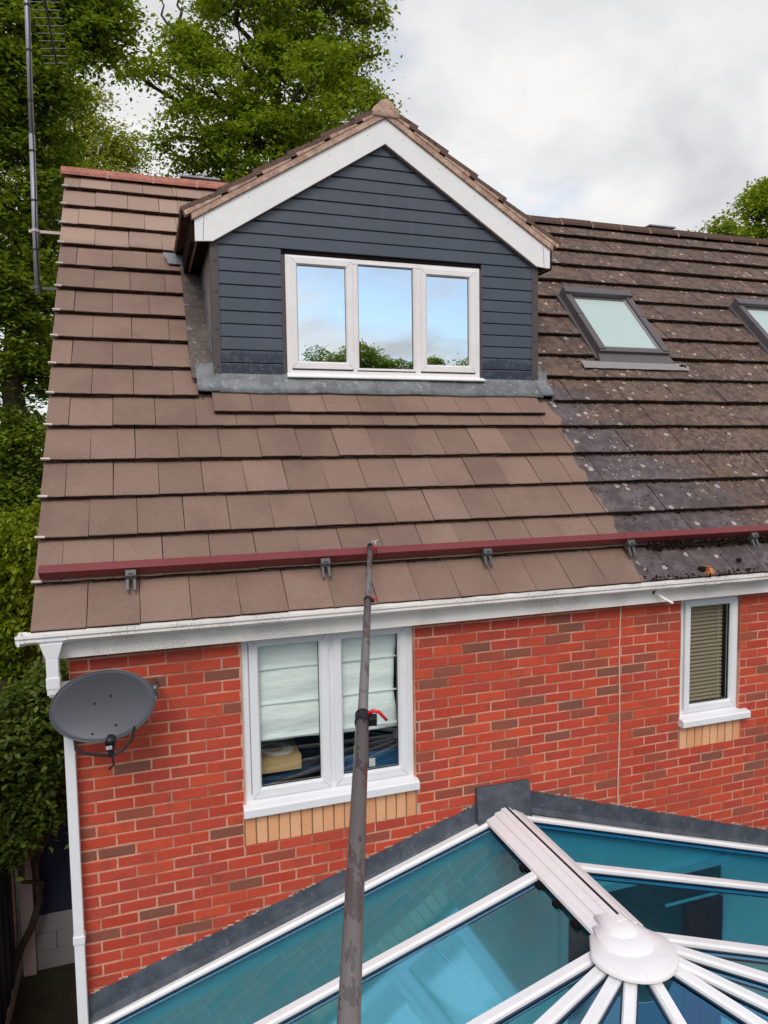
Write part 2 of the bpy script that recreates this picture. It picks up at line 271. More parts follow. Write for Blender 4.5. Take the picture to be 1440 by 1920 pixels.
def glass(name, tint, gl_col, fac, rough=0.0, haze=0.0):
    """clear pane: tinted see-through plus a coated mirror reflection"""
    m = M(name); m.N.remove(m.p)
    tr = m.n('ShaderNodeBsdfTransparent'); tr.inputs[0].default_value = tint
    g = m.n('ShaderNodeBsdfGlossy'); g.inputs['Roughness'].default_value = rough; g.inputs[0].default_value = gl_col
    fr = m.n('ShaderNodeFresnel'); fr.inputs[0].default_value = 1.5
    f = m.math('MINIMUM', m.math('ADD', fac, m.math('MULTIPLY', fr.outputs[0], .8)), 1.0)
    ms = m.n('ShaderNodeMixShader'); m.L.new(f, ms.inputs[0]); m.L.new(tr.outputs[0], ms.inputs[1]); m.L.new(g.outputs[0], ms.inputs[2])
    thru = m.n('ShaderNodeBsdfTransparent'); mb2 = m.n('ShaderNodeMixShader')       # a solid pane: tint and mirror act once, on the side the light enters
    m.L.new(m.n('ShaderNodeNewGeometry').outputs['Backfacing'], mb2.inputs[0]); m.L.new(ms.outputs[0], mb2.inputs[1]); m.L.new(thru.outputs[0], mb2.inputs[2])
    res = mb2.outputs[0]
    if haze:
        df = m.n('ShaderNodeBsdfDiffuse'); df.inputs[0].default_value = (.75, .8, .78, 1); h = m.n('ShaderNodeMixShader'); h.inputs[0].default_value = haze
        m.L.new(res, h.inputs[1]); m.L.new(df.outputs[0], h.inputs[2]); res = h.outputs[0]
    m.L.new(res, m.out.inputs[0]); return m.m
MT['glass_clear'] = glass('window glass', (.96, .985, .975, 1), (1, 1, 1, 1), .02)
MT['glass_dormer'] = glass('reflective window glass', (.5, .58, .62, 1), (.88, .96, 1, 1), .80)
MT['glass_roof'] = glass('teal solar glass', (.28, .78, .87, 1), (.27, .66, 1, 1), .33, .075)
MT['glass_side'] = glass('conservatory side glass', (.9, .93, .93, 1), (1, 1, 1, 1), .03)
m = M('frosted skylight glass'); m.col(m.mix(m.step(m.noise(70, 3, .6), .66, .74), srgb(188, 204, 196), srgb(120, 128, 122))).rough(.12).spec(.6); MT['glass_frost'] = m.m

# ------------------------------------------------------------------ mesh helpers
def link(o, parent=None):
    COL.objects.link(o)
    if parent is not None: o.parent = parent; o.matrix_parent_inverse = Matrix()
    return o
def mkmesh(name, v, f, mat, smooth=False, mat2=None, idx2=()):
    me = bpy.data.meshes.new(name); me.from_pydata([tuple(map(float, a)) for a in v], [], f); me.materials.append(mat)
    if mat2:
        me.materials.append(mat2)
        for i in idx2: me.polygons[i].material_index = 1
    if smooth: me.polygons.foreach_set('use_smooth', [True]*len(me.polygons))
    me.update(); return me
class MB:
    def __init__(s): s.v = []; s.f = []
    def add(s, v, f):
        k = len(s.v); s.v += [tuple(map(float, a)) for a in v]; s.f += [tuple(i+k for i in q) for q in f]; return s
    def box(s, a, b):
        (x0, y0, z0), (x1, y1, z1) = a, b
        return s.add([(x0, y0, z0), (x1, y0, z0), (x1, y1, z0), (x0, y1, z0), (x0, y0, z1), (x1, y0, z1), (x1, y1, z1), (x0, y1, z1)],
                     [(0, 3, 2, 1), (4, 5, 6, 7), (0, 1, 5, 4), (1, 2, 6, 5), (2, 3, 7, 6), (3, 0, 4, 7)])
    def hexa(s, bottom, top):
        return s.add(list(bottom)+list(top), [(0, 3, 2, 1), (4, 5, 6, 7), (0, 1, 5, 4), (1, 2, 6, 5), (2, 3, 7, 6), (3, 0, 4, 7)])
    def prism(s, poly, vec):
        n = len(poly); p2 = [tuple(np.array(p, float)+np.array(vec, float)) for p in poly]
        return s.add(list(poly)+p2, [tuple(range(n))[::-1], tuple(range(n, 2*n))]+[(i, (i+1) % n, n+(i+1) % n, n+i) for i in range(n)])
    def bar(s, a, b, wv, hv):
        """box from a to b, half width vector wv, height vector hv"""
        a, b, wv, hv = (np.array(q, float) for q in (a, b, wv, hv))
        return s.hexa([a-wv, a+wv, b+wv, b-wv], [a-wv+hv, a+wv+hv, b+wv+hv, b-wv+hv])
    def tube(s, pts, rad, n=8, cap=True):
        P = [np.array(p, float) for p in pts]; R = rad if hasattr(rad, '__len__') else [rad]*len(P)
        k = len(s.v); prev = None
        for i, p in enumerate(P):
            d = P[min(i+1, len(P)-1)]-P[max(i-1, 0)]; d /= max(np.linalg.norm(d), 1e-9)
            if prev is None: u = np.cross(d, (0, 0, 1.) if abs(d[2]) < .9 else (1., 0, 0))
            else: u = prev-d*(prev@d)
            u /= max(np.linalg.norm(u), 1e-9); prev = u; q = np.cross(d, u)
            s.v += [tuple(p+R[i]*(math.cos(2*math.pi*j/n)*u+math.sin(2*math.pi*j/n)*q)) for j in range(n)]
        for i in range(len(P)-1):
            for j in range(n): s.f.append((k+i*n+j, k+i*n+(j+1) % n, k+(i+1)*n+(j+1) % n, k+(i+1)*n+j))
        if cap: s.f.append(tuple(k+j for j in range(n))[::-1]); s.f.append(tuple(k+(len(P)-1)*n+j for j in range(n)))
        return s
    def ring(s, x0, x1, z0, z1, wd, y0, y1, cham=.006):
        """rectangular frame in the xz plane facing -y: y0 front, y1 back, chamfered inner edge"""
        O = [(x0, z0), (x1, z0), (x1, z1), (x0, z1)]; I = [(x0+wd, z0+wd), (x1-wd, z0+wd), (x1-wd, z1-wd), (x0+wd, z1-wd)]
        c = cham; Ic = [(x0+wd-c, z0+wd-c), (x1-wd+c, z0+wd-c), (x1-wd+c, z1-wd+c), (x0+wd-c, z1-wd+c)]
        v = [(x, y1, z) for x, z in O]+[(x, y0, z) for x, z in O]+[(x, y0, z) for x, z in Ic]+[(x, y0+c*1.5, z) for x, z in I]+[(x, y1, z) for x, z in I]
        f = []
        for j in range(4):
            k = (j+1) % 4
            for a, b in ((0, 4), (4, 8), (8, 12), (12, 16)): f.append((a+j, a+k, b+k, b+j))
            f.append((16+j, 16+k, k, j))
        return s.add(v, f)
    def build(s, name, mat, parent=None, smooth=False, bevel=0):
        o = link(bpy.data.objects.new(name, mkmesh(name, s.v, s.f, mat, smooth)), parent)
        if bevel:
            b = o.modifiers.new('bevel', 'BEVEL'); b.width = bevel; b.segments = 2; b.limit_method = 'ANGLE'; b.angle_limit = math.radians(40)
        return o
def box(name, a, b, mat, parent=None, bevel=0): return MB().box(a, b).build(name, mat, parent, False, bevel)
def tag(o, label, cat, group=None):
    o['label'] = label; o['category'] = cat
    if group: o['group'] = group
    return o
def thing(name, label, cat, loc=(0, 0, 0), group=None):
    o = bpy.data.objects.new(name, None); o.location = loc; COL.objects.link(o); return tag(o, label, cat, group)
def R(x, s, n=0): return np.array([x, EY+s*CT-n*ST, EZ+s*ST+n*CT])
GZ = -4.6                                                       # ground level

# ------------------------------------------------------------------ ground
g = MB().add([(-400, -400, GZ), (400, -400, GZ), (400, 400, GZ), (-400, 400, GZ)], [(0, 1, 2, 3)]).build('ground', MT['ground']); g['kind'] = 'structure'

# ------------------------------------------------------------------ house
HX1 = 10.6; RS = 16*G; HB = 2*(EY+RS*CT)+.12                    # right end, slope length, depth of house
house = thing('brick_house', 'red brick house with brown tiled roof, navy clad dormer and white gutter', 'house')
WIN1 = (1.025, 2.215, -.965, .16); WIN2 = (4.505, 5.10, -.835, .16)
SOL1 = (1.015, 2.222, -1.243, -1.04); SOL2 = (4.50, 5.12, -1.10, -.90)
HOLES = [WIN1, WIN2]
def flash_top(x): return -1.246-.292*(2.669-x) if x < 2.89 else -1.208-.316*(x-3.118)
xs = sorted({0, HX1, *[h[0] for h in HOLES], *[h[1] for h in HOLES]}); zs = sorted({GZ, .24, *[h[2] for h in HOLES], *[h[3] for h in HOLES]})
b = MB()
for i in range(len(xs)-1):
    for j in range(len(zs)-1):
        cx, cz = (xs[i]+xs[i+1])/2, (zs[j]+zs[j+1])/2
        if any(h[0] < cx < h[1] and h[2] < cz < h[3] for h in HOLES): continue
        b.add([(xs[i], .0045, zs[j]), (xs[i+1], .0045, zs[j]), (xs[i+1], .0045, zs[j+1]), (xs[i], .0045, zs[j+1])], [(0, 1, 2, 3)])
for x0, x1, z0, z1 in HOLES:
    for p, q in (((x0, z0), (x0, z1)), ((x0, z1), (x1, z1)), ((x1, z1), (x1, z0)), ((x1, z0), (x0, z0))):
        b.add([(p[0], .007, p[1]), (q[0], .007, q[1]), (q[0], .13, q[1]), (p[0], .13, p[1])], [(0, 1, 2, 3)])
fwall = b.build('front_wall', MT['mortar'], house)
ridge_y, ridge_z = EY+RS*CT, EZ+RS*ST
eav = .17
def gable(x, name):
    return MB().add([(x, .008, GZ), (x, HB-.2, GZ), (x, HB-.2, eav), (x, ridge_y, ridge_z-.2), (x, .008, eav)], [(0, 1, 2, 3, 4)]).build(name, MT['gable'], house)
gable(.002, 'gable_wall'); gable(HX1, 'gable_wall')
MB().add([(0, HB-.2, GZ), (HX1, HB-.2, GZ), (HX1, HB-.2, .24), (0, HB-.2, .24)], [(0, 1, 2, 3)]).build('rear_wall', MT['gable'], house)

# bricks: each one its own mesh object, the nearest 300 as parts, the rest joined
_bc = {}
def brick_geo(L, H, k):
    rr = random.Random(k*977+int(L*1000)); c = .003; d = .02; j = lambda a=.0016: rr.uniform(-a, a)
    x0, x1, z0, z1 = -L/2, L/2, -H/2, H/2
    v = [(x0, d, z0), (x1, d, z0), (x1, d, z1), (x0, d, z1)]
    v += [(x0+j(), c, z0+j()), (x1+j(), c, z0+j()), (x1+j(), c, z1+j()), (x0+j(), c, z1+j())]
    v += [(x0+c+j(), j(.001), z0+c+j()), (x1-c+j(), j(.001), z0+c+j()), (x1-c+j(), j(.001), z1-c+j()), (x0+c+j(), j(.001), z1-c+j())]
    f = [(8, 9, 10, 11)]
    for i in range(4):
        n = (i+1) % 4; f += [(i, n, 4+n, 4+i), (4+i, 4+n, 8+n, 8+i)]
    return v, f
BR = []
def span_minus(a, b, holes):
    out = [(a, b)]
    for h0, h1 in holes:
        nx = []
        for p, q in out:
            if h1 <= p or h0 >= q: nx.append((p, q))
            else:
                if h0 > p: nx.append((p, h0))
                if h1 < q: nx.append((h1, q))
        out = nx
    return out
for c in range(-2, 62):
    z = -.075*c
    holes = [(h[0]-.004, h[1]+.004) for h in (WIN1, WIN2, SOL1, SOL2) if z > h[2]-.02 and z < h[3]+.02]
    st = 0 if c % 2 == 0 else .1125-.225
    k = 0
    while True:
        a = max(0, st+.225*k); bb = st+.225*(k+1); k += 1
        if a > HX1-.3: break
        for p, q in span_minus(a, bb, holes):
            if q-p < .03: continue
            xm = (p+q)/2
            if .05 < xm < 5.72 and z < flash_top(xm)-.10: continue          # inside the conservatory
            BR.append((xm, z, q-p-.0125))
def seen(P):
    d = P-CAM; zc = d@FWD; u = 720+F*(d@RT)/zc; v = 960-F*(d@UP)/zc
    return 1/zc if (-12 < u < 1452 and -12 < v < 1932) else 1e-4/zc
BR.sort(key=lambda t: -seen(np.array([t[0], 0, t[1]]))*min(1, t[2]/.15))
rest = MB()
for i, (x, z, Lb) in enumerate(BR):
    key = (round(Lb, 3), random.randrange(5))
    if i < 300:
        if key not in _bc: _bc[key] = mkmesh('brick', *brick_geo(key[0], .0625, key[1]), MT['brick'])
        o = link(bpy.data.objects.new('brick', _bc[key]), fwall); o.location = (x+random.uniform(-.0015, .0015), random.uniform(-.001, .001), z+random.uniform(-.001, .001)); o.rotation_euler = (0, random.uniform(-.006, .006), 0)
    elif x < 7.6:
        v, f = brick_geo(key[0], .0625, key[1]); rest.add([(a+x, b_, c_+z) for a, b_, c_ in v], f)
o = rest.build('brick_field', MT['brick_i'], fwall); o['kind'] = 'stuff'
for nm, sl, nb in (('a', SOL1, 16), ('b', SOL2, 8)):
    w_ = (sl[1]-sl[0])/nb
    MB().add([(sl[0]-.004, .004, sl[2]-.004), (sl[1]+.004, .004, sl[2]-.004), (sl[1]+.004, .004, sl[3]+.004), (sl[0]-.004, .004, sl[3]+.004)], [(0, 1, 2, 3)]).build('soldier_mortar', MT['buffmortar'], fwall)
    for i in range(nb):
        v, f = brick_geo(w_-.009, sl[3]-sl[2]-.008, i+40)
        MB().add(v, f).build('soldier_brick', MT['buff'], fwall).location = (sl[0]+(i+.5)*w_, random.uniform(-.002, 0), (sl[2]+sl[3])/2)

# roof deck, tiles
MB().add([R(X0+.03, -.02, -.085), R(HX1, -.02, -.085), R(HX1, RS, -.085), R(X0+.03, RS, -.085)], [(0, 1, 2, 3)])
rb = MB()
dk = lambda x, s: R(x, s, -.08)
for a, c, s0, s1 in ((X0+.03, .97, .03, RS), (.97, 4.06, .03, 2.2), (4.06, HX1, .03, RS), (.97, 4.06, 3.9, RS)):
    rb.add([dk(a, s0), dk(c, s0), dk(c, s1), dk(a, s1)], [(0, 1, 2, 3)])
rb.add([(X0+.03, ridge_y, ridge_z-.1), (HX1, ridge_y, ridge_z-.1), (HX1, 2*ridge_y-EY, EZ-.1), (X0+.03, 2*ridge_y-EY, EZ-.1)], [(0, 1, 2, 3)])
roof = rb.build('roof', MT['dark'], house)
rear = MB()                                                       # far slope, never in view: plain coursed sheet
for k in range(16):
    s0, s1 = k*G, (k+1)*G
    q = lambda x, s, n: (x, 2*ridge_y-R(x, s, n)[1], R(x, s, n)[2])
    rear.add([q(X0, s0, 0), q(HX1, s0, 0), q(HX1, s1, -.036), q(X0, s1, -.036), q(X0, s0, -.03), q(HX1, s0, -.03)], [(1, 0, 3, 2), (0, 1, 5, 4)])
o = rear.build('rear_tile_courses', MT['tile_i'], roof); o['kind'] = 'stuff'
t_ = .046; TL = .40
DL, DR, DC = .905, 4.115, 2.522
def valley_s(x):
    zd = 3.20+.612*((x-.92) if x < DC else (4.124-x)); return (zd-EZ)/ST
SKY = [(4.905, 5.765), (7.285, 8.145)]
def tile_geo(w_, k):
    rr = random.Random(k*31+int(w_*1000)); nx = 4; v = []; f = []
    xs_ = [-w_/2+w_*i/nx for i in range(nx+1)]
    e = [rr.uniform(-.0022, .0022) for _ in xs_]; h = [rr.uniform(-.001, .001) for _ in xs_]
    for i, x in enumerate(xs_):
        v += [(x, e[i], -.027), (x, e[i], -.004+h[i]), (x, e[i]+.005, h[i]), (x, TL, -t_*TL/G), (x, TL, -.027-t_*TL/G)]
    for i in range(nx):
        for j in range(3): a = i*5+j; f.append((a, a+5, a+6, a+1))
    v0 = 0; f.append((4, 3, 2, 1, 0)); q = nx*5; f.append((q, q+1, q+2, q+3, q+4)); f.append((0, q, q+4, 4))
    return v, f
TILES = []
for n in range(16):
    s0 = n*G; off = 0 if n % 2 == 0 else -.5
    holes = []
    if n >= 6: holes.append((DL, DR))
    if n in (8, 9, 10): holes += [(a-.035, b_+.035) for a, b_ in SKY]
    k = 0
    while True:
        a = max(X0, X0+TW*(k+off)); bb = X0+TW*(k+off+1); k += 1
        if a > HX1-.1: break
        for p, q in span_minus(a, bb, holes):
            if q-p > .03: TILES.append(((p+q)/2, s0, q-p-.0045))
        if n >= 11 and a > DL-.3 and bb < DR+.3:                    # behind the dormer valleys
            p, q = max(a, DL), min(bb, DR)
            if q-p > .03 and s0+.30 > valley_s((p+q)/2): TILES.append(((p+q)/2, s0, q-p-.0045))
TILES.sort(key=lambda t: -seen(R(t[0], t[1]+.15))*(.35+t[2])*(1 if t[0] < DL or t[0] > DR or t[1] < 2 else .001))
RX = Matrix.Rotation(TH, 4, 'X'); _tc = {}; rest = MB(); edge_ids = []
for i, (x, s, w_) in enumerate(TILES):
    key = (round(w_, 3), random.randrange(6)); p = R(x, s, random.uniform(-.004, .004))
    mw = Matrix.Translation(p) @ RX @ Matrix.Rotation(random.uniform(-.007, .007), 4, 'Z') @ Matrix.Rotation(random.uniform(-.005, .005), 4, 'Y')
    if i < 300:
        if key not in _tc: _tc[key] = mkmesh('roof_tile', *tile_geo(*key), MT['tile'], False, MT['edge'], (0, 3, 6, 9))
        o = link(bpy.data.objects.new('roof_tile', _tc[key]), roof); o.matrix_local = mw
    else:
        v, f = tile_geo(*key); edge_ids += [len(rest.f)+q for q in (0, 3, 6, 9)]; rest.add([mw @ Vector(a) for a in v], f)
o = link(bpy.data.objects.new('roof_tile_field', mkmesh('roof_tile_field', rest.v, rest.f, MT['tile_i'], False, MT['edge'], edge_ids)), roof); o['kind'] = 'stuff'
# short course laid over the tiles below the dormer
xk = 1.008
for k in range(10):
    wk = .298 if k < 9 else .245
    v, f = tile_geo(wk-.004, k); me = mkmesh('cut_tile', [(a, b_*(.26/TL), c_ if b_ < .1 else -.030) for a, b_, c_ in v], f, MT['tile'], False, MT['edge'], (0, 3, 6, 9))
    o = link(bpy.data.objects.new('cut_tile', me), roof); o.matrix_local = Matrix.Translation(R(xk+wk/2, 1.822, .024+random.uniform(-.001, .002))) @ RX; xk += wk
# verge clips
for n in range(1, 16):
    MB().hexa([R(X0-.014, n*G-.004, -.012), R(X0+.045, n*G-.004, -.008), R(X0+.045, n*G+.010, -.008), R(X0-.014, n*G+.010, -.012)],
              [R(X0-.014, n*G-.004, .006), R(X0+.045, n*G-.004, .003), R(X0+.045, n*G+.010, .003), R(X0-.014, n*G+.010, .006)]).build('verge_clip', MT['clip'], roof)
# closed verge under the left tile ends
MB().add([R(X0+.03, .02, -.085), R(X0+.03, RS, -.085), R(X0+.03, RS, -.18), R(X0+.03, .02, -.18), R(X0+.07, .02, -.085), R(X0+.07, RS, -.085), R(X0+.07, RS, -.18), R(X0+.07, .02, -.18)],
         [(0, 1, 2, 3), (7, 6, 5, 4), (0, 4, 5, 1), (3, 2, 6, 7), (0, 3, 7, 4), (1, 5, 6, 2)]).build('verge_board', MT['mossy'], roof)
# ridge tiles
xr = X0-.03; k = 0; RZ = ridge_z
while xr < HX1-.1:
    Lr = .448; rr = random.uniform(-.004, .004)
    prof = [(-.092, -.082), (-.088, -.052), (-.040, .010), (0, .024), (.040, .010), (.088, -.052), (.092, -.082), (.07, -.075), (0, -.01), (-.07, -.075)]
    b = MB().prism([(xr, ridge_y+u, RZ+v+rr) for u, v in prof], (Lr-.012, 0, 0)); b.build('ridge_tile', MT['ridge'], roof)
    MB().prism([(xr+Lr-.016, ridge_y+u*1.0, RZ+v-.006) for u, v in prof], (.02, 0, 0)).build('ridge_joint', MT['undercloak'], roof)
    xr += Lr; k += 1
for xv in (1.02, 7.05):
    b = MB().box((xv-.03, ridge_y+.0, RZ-.02), (xv+.33, ridge_y+.14, RZ+.038)); b.prism([(xv-.06, ridge_y-.03, RZ+.038), (xv-.06, ridge_y+.18, RZ+.038), (xv-.06, ridge_y+.17, RZ+.062), (xv-.06, ridge_y-.02, RZ+.062)], (.42, 0, 0))
    b.build('ridge_vent', MT['vent'], roof, bevel=.006)

# moss clumps on the unwashed side (and debris at the rail)
ico_v = []; phi = (1+5**.5)/2
for a, b_ in ((-1, phi), (1, phi), (-1, -phi), (1, -phi)): ico_v += [(a, b_, 0)]
for a, b_ in ((-1, phi), (1, phi), (-1, -phi), (1, -phi)): ico_v += [(0, a, b_)]
for a, b_ in ((phi, -1), (phi, 1), (-phi, -1), (-phi, 1)): ico_v += [(a, 0, b_)]
ico_v = np.array(ico_v)/1.9
ico_f = [(0, 11, 5), (0, 5, 1), (0, 1, 7), (0, 7, 10), (0, 10, 11), (1, 5, 9), (5, 11, 4), (11, 10, 2), (10, 7, 6), (7, 1, 8), (3, 9, 4), (3, 4, 2), (3, 2, 6), (3, 6, 8), (3, 8, 9), (4, 9, 5), (2, 4, 11), (6, 2, 10), (8, 6, 7), (9, 8, 1)]
def moss_bits(pts, name):
    V = []; Fc = []
    for p, r in pts:
        k = len(V); sc = rng.uniform(.6, 1.3, 3)*r; V += list((ico_v*rng.uniform(.75, 1.2, (12, 1)))*sc+p); Fc += [tuple(i+k for i in q) for q in ico_f]
    o = link(bpy.data.objects.new(name, mkmesh(name, V, Fc, MT['moss'], True)), roof); o['kind'] = 'stuff'
pts = []
insky = lambda x, s: any(a-.05 < x < b_+.05 for a, b_ in SKY) and 2.45 < s < 3.8
for n in range(1, 16):
    x = 4.13 if n >= 3 else 4.1
    while x < HX1:
        x += rng.exponential(.014)
        dens = .55+.45*math.sin(x*5.1+n*1.7)*math.sin(x*1.9+n)
        if rng.random() < dens and not insky(x, n*G): pts.append((R(x, n*G+rng.uniform(-.012, .0), -.032+rng.uniform(-.006, .014)), rng.uniform(.004, .014)))
for i in range(1500):                                             # crumbs lying on the tiles
    x = 4.1+rng.random()**1.5*5; s = rng.random()**2.4*3.2
    if insky(x, s): continue
    fr = (s/G) % 1; pts.append((R(x, s, -t_*fr+.002), rng.uniform(.002, .007)))
for i in range(900):                                              # thick debris behind the rail and along the gutter
    x = rng.uniform(4.25, 6.2); pts.append((R(x, .32+rng.uniform(-.03, .03), -.018+rng.uniform(0, .03)), rng.uniform(.004, .014)))
for i in range(90): pts.append((R(rng.uniform(4.0, 6), rng.uniform(.0, .04), .0), rng.uniform(.004, .014)))
for x, s, r in ((4.62, .06, .03), (5.02, .12, .022), (4.6, .07, .02), (5.86, 2.56, .03), (5.9, 2.55, .02)):
    pts.append((R(x, s, .01), r))
moss_bits(pts, 'moss')
pts = []
for i in range(500):
    n = rng.integers(1, 7); pts.append((R(rng.uniform(X0+.05, 4.0), n*G+rng.uniform(-.006, 0), -.030), rng.uniform(.002, .005)))
moss_bits(pts, 'tile_edge_grit')

# ------------------------------------------------------------------ dormer
FY, BY = 1.42, 1.355                                              # cladding face, barge board face
DX0, DX1, DZ0 = 1.05, 4.01, 1.985; AP = 3.96; SL = .620          # sides, base, inner apex, gable slope
depth = 3.55
core = MB().prism([(DX0+.02, FY+.002, DZ0-.4), (DX1-.02, FY+.002, DZ0-.4), (DX1-.02, FY+.002, 3.06), (DC, FY+.002, AP+.1), (DX0+.02, FY+.002, 3.06)], (0, .05, 0))
core.add([(DX0+.02, FY+.05, DZ0-.4), (DX0+.02, depth-.9, DZ0-.4), (DX0+.02, depth-.9, 3.06), (DX0+.02, FY+.05, 3.06)], [(0, 1, 2, 3)])
core.add([(DX1-.02, FY+.05, DZ0-.4), (DX1-.02, depth-.9, DZ0-.4), (DX1-.02, depth-.9, 3.06), (DX1-.02, FY+.05, 3.06)], [(3, 2, 1, 0)])
dormer = core.build('dormer', MT['dark'], house)
WD = (1.643, 3.41, 1.998, 2.982)
bh = .1045
for k in range(20):
    z0, z1 = DZ0+k*bh, DZ0+(k+1)*bh
    if z0 > AP-.02: break
    lim = lambda z: (max(DX0+.055, DC-(AP+.05-z)/SL), min(DX1-.05, DC+(AP+.05-z)/SL))
    segs = [None] if not (z1 > WD[2] and z0 < WD[3]-.02) else ['L', 'R']
    for sg in segs:
        a0, b0 = lim(z0); a1, b1 = lim(min(z1, AP+.04))
        if sg == 'L': b0 = b1 = WD[0]-.03
        if sg == 'R': a0 = a1 = WD[1]+.03
        zt = z1 if not (sg is None and z0 < WD[3] < z1) else z1
        zc = z1-.013; am, bm = (a0+(a1-a0)*.85, b0+(b1-b0)*.85)
        yo = FY-.016+random.uniform(-.0008, .0008)
        v = [(a0, yo, z0+.006), (b0, yo, z0+.006), (bm, yo, zc), (am, yo, zc), (b1, yo+.010, z1), (a1, yo+.010, z1), (a0, FY-.004, z0+.002), (b0, FY-.004, z0+.002)]
        MB().add(v, [(0, 1, 2, 3), (3, 2, 4, 5), (6, 7, 1, 0), (0, 3, 5, 6), (1, 7, 4, 2)]).build('cladding_board', MT['navy'], dormer)
for x0, x1 in ((DX0-.012, DX0+.056), (DX1-.052, DX1+.012)):
    box('corner_trim', (x0, FY-.024, DZ0-.01), (x1, FY+.05, 3.08), MT['trim'], dormer, .006)
for x0, x1 in ((WD[0]-.034, WD[0]-.002), (WD[1]+.002, WD[1]+.034)):
    box('window_trim', (x0, FY-.021, DZ0), (x1, FY, WD[3]+.0), MT['trim'], dormer, .003)
for z in (2.06, 2.36, 2.66, 2.9):
    MB().tube([(DX0+.03, FY-.024, z), (DX0+.03, FY-.03, z)], [.014, .008], 8).build('fixing', MT['trim'], dormer)
    MB().tube([(DX1-.02, FY-.024, z), (DX1-.02, FY-.03, z)], [.010, .006], 8).build('fixing', MT['trim'], dormer)
for sx in (-1, 1):                                                # cheeks
    xx = DX0 if sx < 0 else DX1
    MB().hexa([(xx, FY+.05, DZ0-.1), (xx+.018*-sx, FY+.05, DZ0-.1), (xx+.018*-sx, 2.7, DZ0-.1), (xx, 2.7, DZ0-.1)], [(xx, FY+.05, 3.1), (xx+.018*-sx, FY+.05, 3.1), (xx+.018*-sx, 2.7, 3.1), (xx, 2.7, 3.1)]).build('cheek', MT['cheek'], dormer)
# barge boards: two mitred boards with boxed ends
TZ = 4.158                                                        # outer apex of the barge boards
for sx in (-1, 1):
    e = .925 if sx < 0 else 4.120; ins = DC+sx*(DC-1.062)
    poly = [(DC, BY, TZ), (e, BY, 3.190), (e, BY, 3.024), (ins, BY, 3.034), (DC, BY, 3.952)]
    if sx > 0: poly = poly[::-1]
    MB().prism(poly, (0, .022, 0)).build('barge_board', MT['whitewarm'], dormer, bevel=.002)
    # boxed end joint and tiny screw heads
    je = e-sx*.062
    MB().bar((je, BY-.0015, 3.034), (je-sx*.012, BY-.0015, 3.222), (.0016, 0, 0), (0, .003, 0)).build('board_joint', MT['trim'], dormer)
    for q in range(5):
        f_ = .06+q*.21; px, pz = e+(DC-e)*f_, 3.11+(4.06-3.11)*f_
        MB().tube([(px, BY, pz+.035), (px, BY-.002, pz+.035)], .004, 6).build('screw', MT['vent'], dormer)
    # eaves fascia and soffit running back along the cheek
    MB().box((min(e, e-sx*.02), BY+.0225, 3.024), (max(e, e-sx*.02), 2.9, 3.185)).build('eaves_fascia', MT['soffit'], dormer)
    xa, xb = sorted((e-sx*.02, DX0 if sx < 0 else DX1))
    MB().box((xa, BY+.0225, 3.05), (xb, 2.9, 3.062)).build('soffit', MT['dark'], dormer)
    MB().add([(DC, BY+.0225, 3.95), (ins, BY+.0225, 3.035), (ins, FY-.005, 3.035), (DC, FY-.005, 3.95)], [(0, 1, 2, 3)]).build('gable_soffit', MT['soffit'], dormer)
    # undercloak (pink mortar bed) and stepped courses of verge tiles
    und = [(DC, BY-.02, TZ+.003), (e+sx*.02, BY-.02, 3.181), (e+sx*.026, BY-.02, 3.255), (DC, BY-.02, TZ+.088)]
    if sx > 0: und = und[::-1]
    MB().prism(und, (0, .11, 0)).build('undercloak', MT['undercloak'], dormer, bevel=.004)
    dirx, dirz = (DC-e), TZ-3.190; ln = math.hypot(dirx, dirz); dirx /= ln; dirz /= ln; nx_, nz_ = -dirz*(-sx)*-1, abs(dirx)
    nx_ = sx*dirz
    slope_len = ln+.02; gd = .33
    for n in range(6):
        s0 = n*gd-.03; s1 = min(s0+.40, slope_len)
        def Q(s, h, y): return (e+sx*.03+dirx*s+nx_*h, y, 3.19+dirz*s+nz_*h)
        ny = 8; wy = (depth-BY+.02)/ny
        for j in range(ny):
            y0 = BY-.03+j*wy; y1 = y0+wy-.004; jt = random.uniform(-.003, .003)
            b = MB(); b.hexa([Q(s0, .075+jt, y0), Q(s0, .075+jt, y1), Q(s1, .045, y1), Q(s1, .045, y0)], [Q(s0+.004, .104+jt, y0+.002), Q(s0+.004, .104+jt, y1), Q(s1, .074, y1), Q(s1, .074, y0)])
            b.build('dormer_tile', MT['mossy'], dormer)
        MB().hexa([Q(s0+.01, .035, BY-.026), Q(s0+.01, .035, BY+.05), Q(s1, .035, BY+.05), Q(s1, .035, BY-.026)], [Q(s0+.01, .077, BY-.026), Q(s0+.01, .077, BY+.05), Q(s1, .046, BY+.05), Q(s1, .046, BY-.026)]).build('verge_mortar', MT['undercloak'], dormer)
# dormer ridge tiles
for j in range(5):
    y0 = BY-.035+j*.45
    prof = [(-.125, -.085), (-.05, .012), (0, .032), (.05, .012), (.125, -.085), (.09, -.09), (0, -.02), (-.09, -.09)]
    MB().prism([(DC+u, y0, TZ+.115+v) for u, v in prof][::-1], (0, .44, 0)).build('ridge_cap', MT['undercloak'] if j == 0 else MT['mossy'], dormer, bevel=.004)
MB().prism([(DC-.125, BY-.034, TZ+.0), (DC+.125, BY-.034, TZ+.0), (DC+.118, BY-.034, TZ+.055), (DC+.045, BY-.034, TZ+.128), (DC-.03, BY-.034, TZ+.140), (DC-.118, BY-.034, TZ+.06)], (0, .16, 0)).build('ridge_bedding', MT['undercloak'], dormer, bevel=.012)
